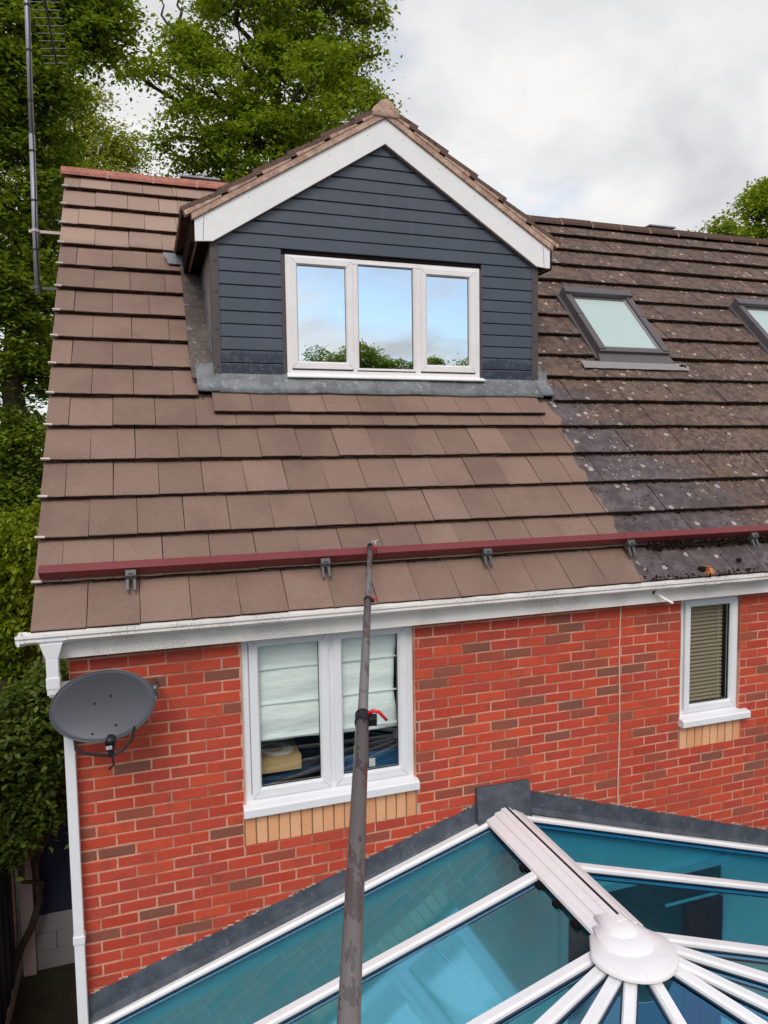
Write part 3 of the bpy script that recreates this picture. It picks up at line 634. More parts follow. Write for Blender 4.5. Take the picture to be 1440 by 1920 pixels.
# dark ragged tile edge seen at the left eave of the dormer
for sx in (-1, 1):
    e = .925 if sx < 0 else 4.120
    MB().box((min(e, e+sx*.035), BY+.03, 3.02), (max(e, e+sx*.035), 2.75, 3.20)).build('eaves_tile_edge', MT['moss'], dormer)
# lead: apron, side gutters, upstands
def apron(x0, x1, name, mat, s0=2.062, lift=.0):
    b = MB(); nn = 10
    for i in range(nn+1):
        x = x0+(x1-x0)*i/nn; wv = .004*math.sin(x*7.3)+.003*math.sin(x*17)
        top = (x, FY-.012, DZ0+.012+lift); top2 = (x, FY-.012, DZ0+.10)
        b.v += [tuple(R(x, s0+wv, -.004+lift)), tuple(R(x, s0+wv, .010+lift)), tuple(R(x, 2.17, .014+wv+lift)), top, top2]
    for i in range(nn):
        for j in range(4): a = i*5+j; b.f.append((a, a+5, a+6, a+1))
    return b.build(name, mat, dormer, True)
apron(.90, 1.075, 'lead_corner', MT['leadpale'], 2.056, .016); apron(1.07, 1.62, 'lead_apron', MT['leadpale'], 2.046, .010); apron(1.60, 2.9, 'lead_apron', MT['leadpale'], 2.046, .016); apron(2.88, 4.0, 'lead_apron', MT['leadpale'], 2.046, .010)
apron(3.985, 4.12, 'lead_corner', MT['leadpale'], 2.062, .018)
for sx in (-1, 1):
    xa, xb = (.895, DX0) if sx < 0 else (DX1, 4.125)
    for j in range(4):
        s0 = 2.19+j*.48; s1 = s0+.5
        if sx < 0: q = [R(xa-.03, s0, .006-.0), R(xb, s0, -.012), R(xb, s1, -.018), R(xa-.03, s1, .0)]
        else: q = [R(xa, s0, -.012), R(xb, s0, .006), R(xb, s1, 0), R(xa, s1, -.018)]
        q = [p+np.array([0, -ST, CT])*(.014+.004*(4-j)) for p in q]
        MB().prism(q, (0, .01, -.012)).build('side_lead', MT['leadbrown'], dormer)
        xw = DX0-.004 if sx < 0 else DX1+.004
        up = .10+.02*(j % 2)
        a, c = R(xw, s0, 0), R(xw, s1, 0)
        MB().prism([(xw, a[1], a[2]-.05), (xw, c[1], c[2]-.05), (xw, c[1], c[2]+up), (xw, a[1], a[2]+up)], (-.005*-sx, 0, 0)).build('lead_upstand', MT['leadpale'], dormer)
MB().prism([R(.76, 3.80, .015), R(.93, 3.80, .015), R(.93, 3.98, .012), R(.72, 3.98, .012)], (0, -.004, .006)).build('lead_patch', MT['leadpale'], dormer)

# ------------------------------------------------------------------ windows
def window(outer, lights, y, mat, glassmat, sashes, fw=.05, sill=None, mull=()):
    x0, x1, z0, z1 = outer
    b = MB(); b.ring(x0, x1, z0, z1, fw, y, y+.06)
    for mx0, mx1 in mull: b.box((mx0, y+.003, z0+fw-.004), (mx1, y+.058, z1-fw+.004))
    wnd = b.build('window', mat, house, bevel=.002)
    for i, (gx0, gx1, gz0, gz1) in enumerate(lights):
        if i in sashes:
            sw = sashes[i]; MB().ring(gx0-sw, gx1+sw, gz0-sw, gz1+sw, sw+.002, y-.014, y+.04, .012).build('sash', mat, wnd, bevel=.002)
            for ax, az, dx_, dz_ in ((gx0, gz0, -1, -1), (gx1, gz0, 1, -1), (gx0, gz1, -1, 1), (gx1, gz1, 1, 1)):
                MB().bar((ax+dx_*.014, y-.0142, az+dz_*.014), (ax+dx_*(sw-.001), y-.0142, az+dz_*(sw-.001)), (.0007, 0, -.0007*dx_*dz_), (0, -.0006, 0)).build('mitre', MT['vent'], wnd)
        else: MB().ring(gx0-.018, gx1+.018, gz0-.018, gz1+.018, .018, y-.006, y+.03, .008).build('glazing_bead', mat, wnd)
        MB().ring(gx0-.001, gx1+.001, gz0-.001, gz1+.001, .005, y+.012, y+.03, .001).build('gasket', MT['black'], wnd)
        MB().box((gx0-.004, y+.018, gz0-.004), (gx1+.004, y+.0185, gz1+.004)).build('pane', glassmat, wnd)
    if sill:
        sx0, sx1, st, sb, pr = sill
        MB().prism([(sx0, y+.03, st+.012), (sx0, y+.03, sb), (sx0, y-pr+.006, sb), (sx0, y-pr, sb+.004), (sx0, y-pr, st-.016), (sx0, y-pr+.012, st-.006)], (sx1-sx0, 0, 0)).build('sill', MT['whitewarm'] if mat != MT['white'] else MT['white'], wnd, bevel=.002)
    return wnd
wd = window(WD, [(1.74, 2.158, 2.113, 2.905), (2.27, 2.768, 2.070, 2.937), (2.896, 3.307, 2.113, 2.892)], FY-.035, MT['cream'], MT['glass_dormer'], {0: .058, 2: .058}, .045, (WD[0]-.008, WD[1]+.036, 2.004, 1.974, .045), ((2.215, 2.252), (2.790, 2.838)))
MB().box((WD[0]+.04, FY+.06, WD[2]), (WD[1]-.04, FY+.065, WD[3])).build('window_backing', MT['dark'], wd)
w1 = window(WIN1[:3]+(.15,), [(1.137, 1.545, -.876, .079), (1.702, 2.108, -.876, .079)], .028, MT['white'], MT['glass_clear'], {0: .062, 1: .062}, .048, (1.008, 2.232, -.965, -1.036, .075), ((1.600, 1.650),))
w2 = window(WIN2[:3]+(.15,), [(4.616, 5.022, -.748, .06)], .028, MT['white'], MT['glass_clear'], {0: .058}, .045, (4.492, 5.175, -.835, -.900, .085))
for wn_, hx in ((w1, 1.56), (w2, 4.63)):
    MB().box((hx, .062, -.45), (hx+.014, .09, -.36)).box((hx, .08, -.62 if hx < 3 else -.36), (hx+.014, .094, -.45)).build('inside_handle', MT['white'], wn_)
# rooms behind the two lower windows
def room(x0, x1, z0, z1, d=2.4):
    b = MB(); y0 = .131
    b.add([(x0, y0, z0), (x1, y0, z0), (x1, y0+d, z0), (x0, y0+d, z0), (x0, y0, z1), (x1, y0, z1), (x1, y0+d, z1), (x0, y0+d, z1)], [(0, 1, 2, 3), (7, 6, 5, 4), (3, 2, 6, 7), (0, 3, 7, 4), (1, 5, 6, 2)])
    b.build('room', MT['room'], house)
room(.5, 3.0, -2.2, .2); room(4.0, 5.6, -2.2, .2)
# things seen through the panes
b = MB(); nx_, nz_ = 26, 40; bx0, bx1 = 1.07, 2.14
for j in range(nz_+1):
    for i in range(nx_+1):
        u, v = i/nx_, j/nz_; z = .15-v*(.735+.03*u); x = bx0+(bx1-bx0)*u-.05*max(0, u-.9)*10*math.sin(v*3.0)
        fold = abs(((v*3.15) % 1)-.5)*2; y = .082+.014*fold+.006*math.sin(u*9+v*5)+.010*math.sin(u*21+v*13)*max(0, v-.55)+(.03*max(0, v-.75))
        b.v.append((x, y, z))
for j in range(nz_):
    for i in range(nx_): a = j*(nx_+1)+i; b.f.append((a, a+1, a+nx_+2, a+nx_+1))
bl = thing('roman_blind', 'pale white roman blind hanging behind the two-pane brick-wall window', 'blind', (1.6, .12, .15))
o = b.build('cloth', MT['fabric'], bl, True); o.location = (-1.6, -.12, -.15)
md = o.modifiers.new('thick', 'SOLIDIFY'); md.thickness = .003
for v in (.317, .635, .95):
    MB().box((bx0-1.6, -.046, -v*.75-.008), (bx1-1.6-.02, -.038, -v*.75+.0)).build('blind_batten', MT['fabric'], bl)
cb_ = thing('cardboard_box', 'brown cardboard box with white oval print inside the two-pane window', 'box', (1.235, .19, -.845))
MB().box((-.20, -.03, .0), (.20, .36, .10)).build('carton', MT['carton'], cb_, bevel=.004)
MB().box((-.20, -.0315, .096), (.20, -.0305, .098)).build('flap_edge', MT['trim'], cb_)
ring = MB(); k = 28
ov = lambda ax, ay, ox, oy: [(ox+ax*math.cos(a)*.9+ay*math.sin(a)*.5, oy+ay*math.sin(a)-ax*math.cos(a)*.6, .1012) for a in np.linspace(0, 2*math.pi, k, endpoint=False)]
ring.add(ov(.12, .10, .05, .13)+ov(.075, .055, .03, .15), [(i, (i+1) % k, k+(i+1) % k, k+i) for i in range(k)]).build('oval_print', MT['paper'], cb_)
MB().add([(-.199, .02, .1012), (-.08, .0, .1012), (-.14, .20, .1012), (-.199, .20, .1012)], [(0, 1, 2, 3)]).build('corner_print', MT['paper'], cb_)
MB().add([(-.11, .0, .1022), (-.08, .0, .1022), (-.14, .20, .1022), (-.165, .20, .1022)], [(0, 1, 2, 3)]).build('red_stripe', MT['redprint'], cb_)
ps = MB()
for j in range(25):
    for i in range(41):
        u, v = i/40, j/24; ps.v.append((.62+2.2*u, .17+v*1.6, -.93+.14*min(1, v*3)+0.008*math.sin(u*31+v*17)+.010*math.sin(u*11-v*23)+.05*math.exp(-((u-.45)/.25)**2)))
for j in range(24):
    for i in range(40): a = j*41+i; ps.f.append((a, a+1, a+42, a+41))
tag(ps.build('plastic_sheet', MT['sheet'], None, True), 'crumpled black plastic sheet below the roman blind inside the window', 'sheet')
cr_ = thing('storage_crate', 'dark blue crate with small white label under the black plastic sheet', 'crate', (1.95, .18, -1.0))
MB().box((-.22, -.035, .0), (.2, .0, .20)).build('side_panel', MT['blue'], cr_, bevel=.004); MB().box((-.03, -.0365, .10), (.015, -.0355, .16)).build('paper_label', MT['paper'], cr_)
vb = thing('venetian_blind', 'beige slatted venetian blind behind the narrow single-pane window', 'blind', (4.8, .082, .1))
for i in range(28):
    z = .03-i*.0315; a = .0165
    MB().hexa([(-.26, -.011, z-a), (.185, -.011, z-a), (.185, .011, z+a*.6), (-.26, .011, z+a*.6)], [(-.26, -.012, z-a+.002), (.185, -.012, z-a+.002), (.185, .010, z+a*.6+.002), (-.26, .010, z+a*.6+.002)]).build('slat', MT['slat'], vb)
for x in (-.18, .14): MB().tube([(x, -.014, 0), (x, -.014, -.9)], .0012, 5).build('cord', MT['paper'], vb)

# ------------------------------------------------------------------ skylights
for a0, a1 in SKY:
    s0, s1 = 2.705, 3.755; n0, n1 = -.03, .075
    def rbx(x0, x1, sa, sb, na, nb, nm, mt, par, bev=.004):
        return MB().hexa([R(x0, sa, na), R(x1, sa, na), R(x1, sb, na), R(x0, sb, na)], [R(x0, sa, nb), R(x1, sa, nb), R(x1, sb, nb), R(x0, sb, nb)]).build(nm, mt, par, bevel=bev)
    sk = rbx(a0+.03, a1-.03, s0+.03, s1-.03, n0, .035, 'skylight', MT['skyframe'], house)
    fw = .075
    rbx(a0, a0+fw, s0+.02, s1-.02, n0, n1, 'frame_side', MT['skyframe'], sk); rbx(a1-fw, a1, s0+.02, s1-.02, n0, n1, 'frame_side', MT['skyframe'], sk)
    rbx(a0+.002, a1-.002, s0-.005, s0+.06, n0, n1-.012, 'frame_bottom', MT['skyframe'], sk); rbx(a0-.006, a1+.006, s1-.10, s1, n0, n1+.03, 'frame_hood', MT['skyframe'], sk)
    rbx(a0+fw, a0+fw+.018, s0+.06, s1-.1, n0, n1-.02, 'glazing_bar', MT['skyflash'], sk, 0); rbx(a1-fw-.03, a1-fw, s0+.06, s1-.1, n0, n1-.025, 'glazing_bar', MT['skyflash'], sk, 0)
    rbx(a0+fw+.018, a1-fw-.03, s0+.055, s0+.085, n0, n1-.025, 'glazing_bar', MT['skyflash'], sk, 0); rbx(a0+fw+.018, a1-fw-.03, s1-.135, s1-.1, n0, n1-.03, 'glazing_bar', MT['skyframe'], sk, 0)
    rbx(a0+fw+.016, a1-fw-.028, s0+.08, s1-.13, .030, .040, 'pane', MT['glass_frost'], sk, 0)
    for xe in (a0-.0008, a1-fw-.0008): rbx(xe, xe+fw+.0016, s0+.60, s0+.606, n0, n1+.0012, 'cover_joint', MT['black'], sk, 0)
    fl = MB(); xs_ = np.linspace(a0-.25, a1+.17, 13)
    for x in xs_:
        wv = .003*math.sin(x*23); fl.v += [tuple(R(x, 2.495+wv, .006)), tuple(R(x, 2.545, .011+wv)), tuple(R(x, 2.595, .012))]
    for i in range(12):
        for j in range(2): a = i*3+j; fl.f.append((a, a+3, a+4, a+1))
    o = fl.build('flashing', MT['skyflash'], sk); md = o.modifiers.new('t', 'SOLIDIFY'); md.thickness = .004
    MB().hexa([R(a0-.03, 2.59, -.03), R(a1+.03, 2.59, -.03), R(a1+.0, 2.715, -.03), R(a0, 2.715, -.03)], [R(a0-.03, 2.59, .014), R(a1+.03, 2.59, .014), R(a1, 2.715, .03), R(a0, 2.715, .03)]).build('flashing_upstand', MT['skyframe'], sk)
    for xa, xb in ((a0-.035, a0), (a1, a1+.035)): rbx(xa, xb, 2.66, s1+.02, -.05, -.005, 'side_flashing', MT['skyframe'], sk, 0)

# ------------------------------------------------------------------ eaves: fascia, gutter, downpipe
fas = MB().box((-.05, -.10, .155), (HX1, -.078, .30)).build('fascia', MT['grimy'], house, bevel=.002)
MB().box((-.05, -.078, .165), (HX1, .01, .173)).build('soffit_board', MT['soffit'], house)
MB().box((-.125, -.10, .14), (-.052, .04, .30)).build('box_end', MT['soffit'], house, bevel=.003)
gp = [(-.102, .318), (-.102, .235), (-.185, .235), (-.205, .262), (-.205, .285), (-.214, .300), (-.214, .323), (-.208, .323), (-.206, .302), (-.197, .285), (-.197, .266), (-.182, .243), (-.108, .243), (-.108, .318)]
gp = [(a, .272+(z-.235)*.66) for a, z in gp]
def gut(x0, x1, name, mat, par, grow=0.0):
    c = np.array([-.158, .301]); q = [tuple(c+(np.array(p)-c)*(1+grow)) for p in gp]
    return MB().prism([(x0, a, z) for a, z in q], (x1-x0, 0, 0)).build(name, mat, par)
gt = gut(-.222, HX1, 'gutter', MT['grimy'], house)
for x0, x1 in ((-.245, -.20), (-.135, -.10), (-.02, .02)): gut(x0, x1, 'gutter_union', MT['whitewarm'], gt, .10)
MB().box((-.238, -.213, .273), (-.224, -.102, .329)).build('gutter_stop_end', MT['whitewarm'], gt)
for x in (.945, 1.9, 2.76, 3.70): gut(x-.012, x+.012, 'gutter_bracket', MT['grimy'], gt, .06)
for x in (4.13, 4.285, 4.60, 4.66, 5.9): gut(x-.025, x+.025, 'gutter_union', MT['grimy'], gt, .10)
gut(-.10, -.02, 'gutter_outlet', MT['white'], gt, .06)
dp = MB().box((-.036, -.085, GZ), (.022, -.028, .00)).build('downpipe', MT['white'], house, bevel=.005)
MB().hexa([(-.098, -.200, .185), (-.030, -.200, .185), (-.030, -.130, .185), (-.098, -.130, .185)], [(-.125, -.205, .272), (-.003, -.205, .272), (-.003, -.115, .272), (-.125, -.115, .272)]).build('outlet_funnel', MT['white'], dp, bevel=.003)
MB().box((-.097, -.199, .05), (-.031, -.131, .186)).build('pipe_stub', MT['white'], dp, bevel=.004)
MB().box((-.101, -.203, .005), (-.027, -.127, .075)).build('elbow_socket', MT['white'], dp, bevel=.005)
MB().hexa([(-.097, -.199, -.03), (-.031, -.199, -.03), (-.031, -.131, .0), (-.097, -.131, .0)], [(-.098, -.2, .02), (-.03, -.2, .02), (-.03, -.13, .02), (-.098, -.13, .02)]).build('elbow', MT['white'], dp, bevel=.004)
MB().hexa([(-.09, -.19, -.04), (-.035, -.19, -.04), (.018, -.04, -.16), (-.034, -.04, -.16)], [(-.09, -.14, .01), (-.035, -.14, .01), (.018, -.03, -.08), (-.034, -.03, -.08)]).build('offset_pipe', MT['white'], dp)
for z in (-.10, -1.62): MB().box((-.041, -.091, z), (.027, -.024, z+.05)).build('pipe_collar', MT['white'], dp, bevel=.004)
MB().tube([(4.16, -.104, .235), (4.19, -.16, .20), (4.245, -.20, .165)], [.011, .011, .011], 8).build('overflow_pipe', MT['cream'], house)
MB().tube([(4.15, -.101, .238), (4.15, -.106, .236)], .016, 10).build('overflow_collar', MT['trim'], house)
lf = MB()
for i in range(14):
    p = R(4.66, .03, .018)+rng.normal(0, .012, 3)*np.array([1.2, .6, 1]); d1, d2 = rng.normal(0, .014, 3), rng.normal(0, .014, 3); lf.add([p-d1, p+d2, p+d1, p-d2], [(0, 1, 2, 3)])
tag(lf.build('dry_leaves', MT['leafdry']), 'small curled orange dry leaf clump lying at the roof edge above the gutter', 'leaf')
tag(MB().tube([(3.918+.004*math.sin(z*6), -.006, z) for z in np.linspace(.165, -1.5, 30)], .0056, 6).build('wall_cable', MT['cablep']), 'thin pinkish cable running straight down the brick wall', 'cable')

# ------------------------------------------------------------------ red roof rail
rail = thing('roof_rail', 'long red metal rail held on brackets across the lower roof tiles', 'rail', R(3, .37, .05))
def into(o, par):                                                # keep world coordinates under a thing placed elsewhere
    o.location = Vector(o.location)-par.location; return o
for x0, x1 in ((-.145, 1.97), (1.973, 4.01), (4.013, 6.1), (6.103, 8.2), (8.203, 10.3)):
    into(MB().hexa([R(x0, .343, .016), R(x1, .343, .016), R(x1, .400, .016), R(x0, .400, .016)], [R(x0, .343, .088), R(x1, .343, .088), R(x1, .400, .088), R(x0, .400, .088)]).build('rail_section', MT['red'], rail, bevel=.004), rail)
for x in (.373, 1.609, 2.816, 4.055, 5.28, 6.5, 7.7):
    b = MB()
    for a in (-.030, .012):
        b.hexa([R(x+a, .225, .008), R(x+a+.018, .225, .008), R(x+a+.018, .345, -.0), R(x+a, .345, -.0)], [R(x+a, .225, .016), R(x+a+.018, .225, .016), R(x+a+.018, .338, .05), R(x+a, .338, .05)])
    b.hexa([R(x-.032, .29, .03), R(x+.032, .29, .03), R(x+.032, .342, .03), R(x-.032, .342, .03)], [R(x-.032, .30, .066), R(x+.032, .30, .066), R(x+.032, .340, .072), R(x-.032, .340, .072)])
    into(b.build('bracket', MT['galv'], rail, bevel=.002), rail)
    into(MB().hexa([R(x-.016, .296, .05), R(x+.016, .296, .05), R(x+.016, .31, .069), R(x-.016, .31, .069)], [R(x-.016, .297, .055), R(x+.016, .297, .055), R(x+.016, .311, .073), R(x-.016, .311, .073)]).build('bracket_slot', MT['black'], rail), rail)

# ------------------------------------------------------------------ satellite dish
dish = thing('satellite_dish', 'dark grey oval satellite dish fixed to the corner of the brick wall', 'satellite dish', (.20, -.30, -.09))
nrm = np.array([-.20, -.96, .10]); nrm /= np.linalg.norm(nrm); ua = np.cross(nrm, (0, 0, 1.)); ua /= np.linalg.norm(ua); ua = -ua if ua[0] < 0 else ua; va = np.cross(ua, nrm); va = va if va[2] > 0 else -va
ro = math.radians(9); ua, va = math.cos(ro)*ua+math.sin(ro)*va, -math.sin(ro)*ua+math.cos(ro)*va
A_, B_ = .292, .200
b = MB(); nr, na = 10, 56
def dp_(r, t, back=0): return ua*(A_*r*math.cos(t))+va*(B_*r*math.sin(t))+nrm*(.045*(r*r-1)-back)
b.v.append(tuple(dp_(0, 0)))
for i in range(1, nr+1):
    for j in range(na): b.v.append(tuple(dp_(i/nr, 2*math.pi*j/na)))
for j in range(na): b.f.append((0, 1+j, 1+(j+1) % na))
for i in range(nr-1):
    for j in range(na): a = 1+i*na; b.f.append((a+j, a+na+j, a+na+(j+1) % na, a+(j+1) % na))
o = b.build('reflector', MT['dish'], dish, True); md = o.modifiers.new('t', 'SOLIDIFY'); md.thickness = .004; md.offset = 0
MB().tube([dp_(1.0, 2*math.pi*j/na) for j in range(na+1)], .0045, 6, False).build('rim', MT['dish'], dish, True)
for r_, t in ((.20, 2.75), (.25, .95), (.80, -1.95), (.66, -1.33)):
    c = dp_(r_, t); MB().tube([c-nrm*.001, c+nrm*.004], .0075, 8).build('bolt', MT['black'], dish)
c0 = va*(-B_*1.0)+nrm*.02
lnb = ua*.04+va*(-.185)+nrm*.13
MB().tube([va*-.19-nrm*.03+ua*.02, va*-.235+nrm*.04+ua*.03, va*-.225+nrm*.12+ua*.04], .011, 8).build('feed_arm', MT['black'], dish)
hd = MB().tube([lnb+nrm*.0, lnb-nrm*.05+va*.012], [.026, .028], 16).build('receiver_head', MT['black'], dish, True)
MB().tube([lnb-nrm*.05+va*.012, lnb-nrm*.056+va*.0135], [.029, .027], 16).build('receiver_cap', MT['silver'], hd)
MB().tube([lnb+va*-.015, lnb+va*-.07], [.020, .016], 10).build('receiver_body', MT['black'], hd)
MB().hexa([lnb+ua*-.016+nrm*.024+va*-.03, lnb+ua*.016+nrm*.024+va*-.03, lnb+ua*.016+nrm*.02+va*-.03, lnb+ua*-.016+nrm*.02+va*-.03], [lnb+ua*-.016+nrm*.026+va*-.01, lnb+ua*.016+nrm*.026+va*-.01, lnb+ua*.016+nrm*.02+va*-.01, lnb+ua*-.016+nrm*.02+va*-.01]).build('receiver_label', MT['silver'], hd)
base = lnb+va*-.07
MB().tube([base, base+va*-.05+ua*.004, base+np.array([-.02, .06, -.10])], .006, 6).build('feed_cable', MT['black'], dish)
MB().tube([base, base+ua*.06+va*.015, base+ua*.105+va*.05-nrm*.06, base+ua*.11+va*.10-nrm*.14], .0085, 6).build('feed_cable', MT['black'], dish)
MB().tube([base+np.array([0, 0, 0]), base+np.array([-.06, .06, -.012]), base+np.array([-.14, .12, -.018]), base+np.array([-.20, .17, .0]), base+np.array([-.205, .19, .05])], .0085, 6).build('feed_cable', MT['black'], dish)
MB().box((.272, .045, -.012), (.305, .057, .075)).box((.283, .057, .015), (.295, .297, .05)).build('wall_bracket', MT['galv'], dish, bevel=.002)
for zb in (.002, .062): MB().tube([(.288, .045, zb), (.288, .038, zb)], .009, 8).build('bracket_bolt', MT['silver'], dish)
MB().tube([-nrm*.05, np.array([.12, .15, .02]), np.array([.22, .297, .02])], .014, 8).build('bracket_arm', MT['galv'], dish)

# ------------------------------------------------------------------ cleaning pole
P0 = np.array([1.925, .05, .70]); P1 = np.array([.83, -3.283, .185]); dv = P1-P0; Lp = np.linalg.norm(dv); dv /= Lp
def onp(f): return P0+(P1-P0)*f
pole = thing('cleaning_pole', 'long wet grey telescopic pole with red clamp levers reaching up to the roof rail', 'pole', tuple(P0))
side = np.cross(dv, (0, 0, 1)); side /= np.linalg.norm(side); side = side if side[0] > 0 else -side; upv = np.cross(side, dv); upv = upv if upv[2] > 0 else -upv
def frac_at(py):                                                   # where along the pole the photograph shows row py
    lo, hi = 0, 1.0
    for _ in range(40):
        md_ = (lo+hi)/2; d = onp(md_)-CAM; y = 960-F*(d@UP)/(d@FWD)
        lo, hi = (md_, hi) if y < py else (lo, md_)
    return lo
f1, f2 = frac_at(1125), frac_at(1345)
into(MB().tube([onp(0), onp(f1)], .0165, 20).build('inner_tube', MT['pole'], pole, True), pole)
into(MB().tube([onp(f1-.004), onp(f2)], .0190, 20).build('middle_tube', MT['pole'], pole, True), pole)
into(MB().tube([onp(f2-.006), onp(1), onp(1.30)], .0240, 24).build('outer_tube', MT['pole'], pole, True), pole)
def clamp(f, r, big):
    c = onp(f); cl = MB().tube([c-dv*.012*big, c+dv*.05*big], r, 20).tube([c-dv*.016*big, c-dv*.006*big], r*1.05, 20).tube([c+dv*.030*big, c+dv*.04*big], r*1.05, 20).build('clamp_collar', MT['black'], pole)
    into(cl, pole)
    lug = c+side*(r+.012*big)+dv*.018*big
    MB().bar(lug-dv*.02*big-upv*.014*big, lug+dv*.022*big-upv*.014*big, side*.014*big, upv*.028*big).build('clamp_lug', MT['black'], cl, bevel=.002)
    l0 = lug-dv*.014*big+upv*.016*big-side*.012*big
    MB().tube([l0-side*.006*big, l0+side*.012*big+upv*.012*big, l0+side*.034*big+upv*.006*big, l0+side*.062*big-upv*.026*big+dv*.004], [.0075*big, .0075*big, .0065*big, .0055*big], 8).build('clamp_lever', MT['lever'], cl, True)
clamp(f2, .0270, 1.0); clamp(f1, .0212, .55)
c = onp(.004)
into(MB().tube([c-dv*.01, c+dv*.03], .021, 14).build('end_collar', MT['black'], pole), pole)
into(MB().bar(c+side*.018-upv*.02, c+side*.018+dv*.035-upv*.02, side*.008, upv*.03).build('end_lever', MT['lever'], pole, bevel=.002), pole)
eb = MB()
for i in range(9):
    p = c+side*rng.uniform(.008, .045)+upv*rng.uniform(.012, .032)-dv*rng.uniform(-.01, .02); eb.tube([p, p+rng.normal(0, .010, 3)], .006, 5)
into(eb.build('end_fitting', MT['silver'], pole), pole)

# ------------------------------------------------------------------ conservatory
con = thing('conservatory', 'white framed conservatory with blue-green glass roof against the brick wall', 'conservatory', (2.89, 0, GZ))
CX = 2.89; KS = .30; HUB = np.array([CX, -1.5]); GT = -1.388       # glass level at the ridge edge
def cput(o): o.location = Vector(o.location)-con.location; return o
def zside(x): return GT-KS*(abs(x-CX)-.14)
EXL, EXR = .04, 5.74; ZE = zside(EXL)
def rafter(a, b, w_=.032, h=.030, name='glazing_bar'):
    a, b = np.array(a, float), np.array(b, float); d = b-a; d /= np.linalg.norm(d); sv = np.cross(d, (0, 0, 1.)); sv /= np.linalg.norm(sv); up = np.cross(sv, d); up = up if up[2] > 0 else -up
    m_ = MB(); pr = [(-w_, 0), (-w_, h*.55), (-w_*.72, h), (w_*.72, h), (w_, h*.55), (w_, 0)]
    q0 = [a+sv*u+up*(v+.006) for u, v in pr]; q1 = [b+sv*u+up*(v+.006) for u, v in pr]
    m_.add(q0+q1, [tuple(range(6))[::-1], tuple(range(6, 12))]+[(i, (i+1) % 6, 6+(i+1) % 6, 6+i) for i in range(6)])
    o = cput(m_.build(name, MT['whitewarm'], con)); 
    cp = o
    k = MB().bar(a+up*.002, b+up*.002, sv*(w_+.010), up*.005).bar(a-up*.050, b-up*.050, sv*.018, up*.042)
    kk = k.build('gasket', MT['seal'], o); return o
YS = [-.052, -.745, -1.475]
for sx in (-1, 1):
    ex = EXL if sx < 0 else EXR
    for i, y in enumerate(YS):
        if i == 2: continue
        rafter((CX+sx*.10, y, zside(CX+sx*.10)), (ex, y, zside(ex)), .040 if i == 0 else .033, .030, 'wall_bar' if i == 0 else 'glazing_bar')
angs = [179.2, -167.5, -153, -130, -95.5, -53, -39, -22, -4.5]
starts = [(2.68, -1.478), (2.69, -1.56), (2.715, -1.63), (2.76, -1.675), (2.862, -1.725), (3.02, -1.70), (3.07, -1.655), (3.12, -1.57), (3.10, -1.475)]
ER = 2.83; ends = []
for a, s_ in zip(angs, starts):
    t = math.radians(a); d = np.array([math.cos(t), math.sin(t)]); r0 = np.hypot(s_[0]-CX, s_[1]+1.5); zh = lambda p: GT-.0-KS*(np.hypot(p[0]-CX, p[1]+1.5)-.14)
    p0 = np.array(s_)-d*.10; p1 = np.array(s_)+d*(ER-r0); ends.append((p0, p1, zh(np.array(s_))+.02*0, zh(p1)))
    rafter((p0[0], p0[1], zh(np.array(s_))+KS*.10), (p1[0], p1[1], zh(p1)), .033, .030)
def pane(q, mat, name='roof_pane', th=.004):
    q = [np.array(p, float) for p in q]; n_ = np.cross(q[1]-q[0], q[2]-q[0]); n_ /= np.linalg.norm(n_); n_ = n_ if n_[2] > 0 else -n_
    if th: return cput(MB().hexa([p-n_*th for p in q], q).build(name, mat, con))
    return cput(MB().add(q, [(0, 1, 2, 3)]).build(name, mat, con))
def pane1(q, mat, name='roof_pane'): return pane(q, mat, name, .0003)
for sx in (-1, 1):
    ex = EXL if sx < 0 else EXR; xi = CX+sx*.13
    for y0, y1 in ((YS[0], YS[1]), (YS[1], YS[2])):
        pane1([(xi, y0, zside(xi)), (ex, y0, zside(ex)), (ex, y1, zside(ex)), (xi, y1, zside(xi))], MT['glass_roof'])
for i in range(len(ends)-1):
    (a0, a1, za0, za1), (b0, b1, zb0, zb1) = ends[i], ends[i+1]
    q = [(a0[0], a0[1], za0+KS*.1), (a1[0], a1[1], za1), (b1[0], b1[1], zb1), (b0[0], b0[1], zb0+KS*.1)]
    pane1(q, MT['glass_roof'])
# ridge and its end cover
RZc = -1.305
prof = [(-.155, -.055), (-.150, -.035), (-.085, -.012), (-.080, .004), (-.030, .012), (-.026, .026), (.010, .030), (.012, .012), (.026, .012), (.028, .026), (.046, .022), (.05, .004), (.085, .0), (.150, -.035), (.155, -.055)]
rd = cput(MB().prism([(CX+u, -.035, RZc+v) for u, v in prof], (0, -1.38, 0)).build('ridge_beam', MT['cream'], con, bevel=.002))
MB().box((CX+.0095, -1.36, RZc+.0105), (CX+.0285, -.03, RZc+.0285)).build('ridge_groove', MT['black'], rd)
MB().box((CX-.14, -1.4, RZc-.12), (CX+.14, -.02, RZc-.056)).build('ridge_underside', MT['navyfence'], rd)
for q in range(5):
    yy = -.62-q*.2; MB().box((CX-.185, yy-.03, RZc-.095), (CX-.15, yy+.015, RZc-.066)).build('ridge_vent_slot', MT['dark'], rd)
grit = []
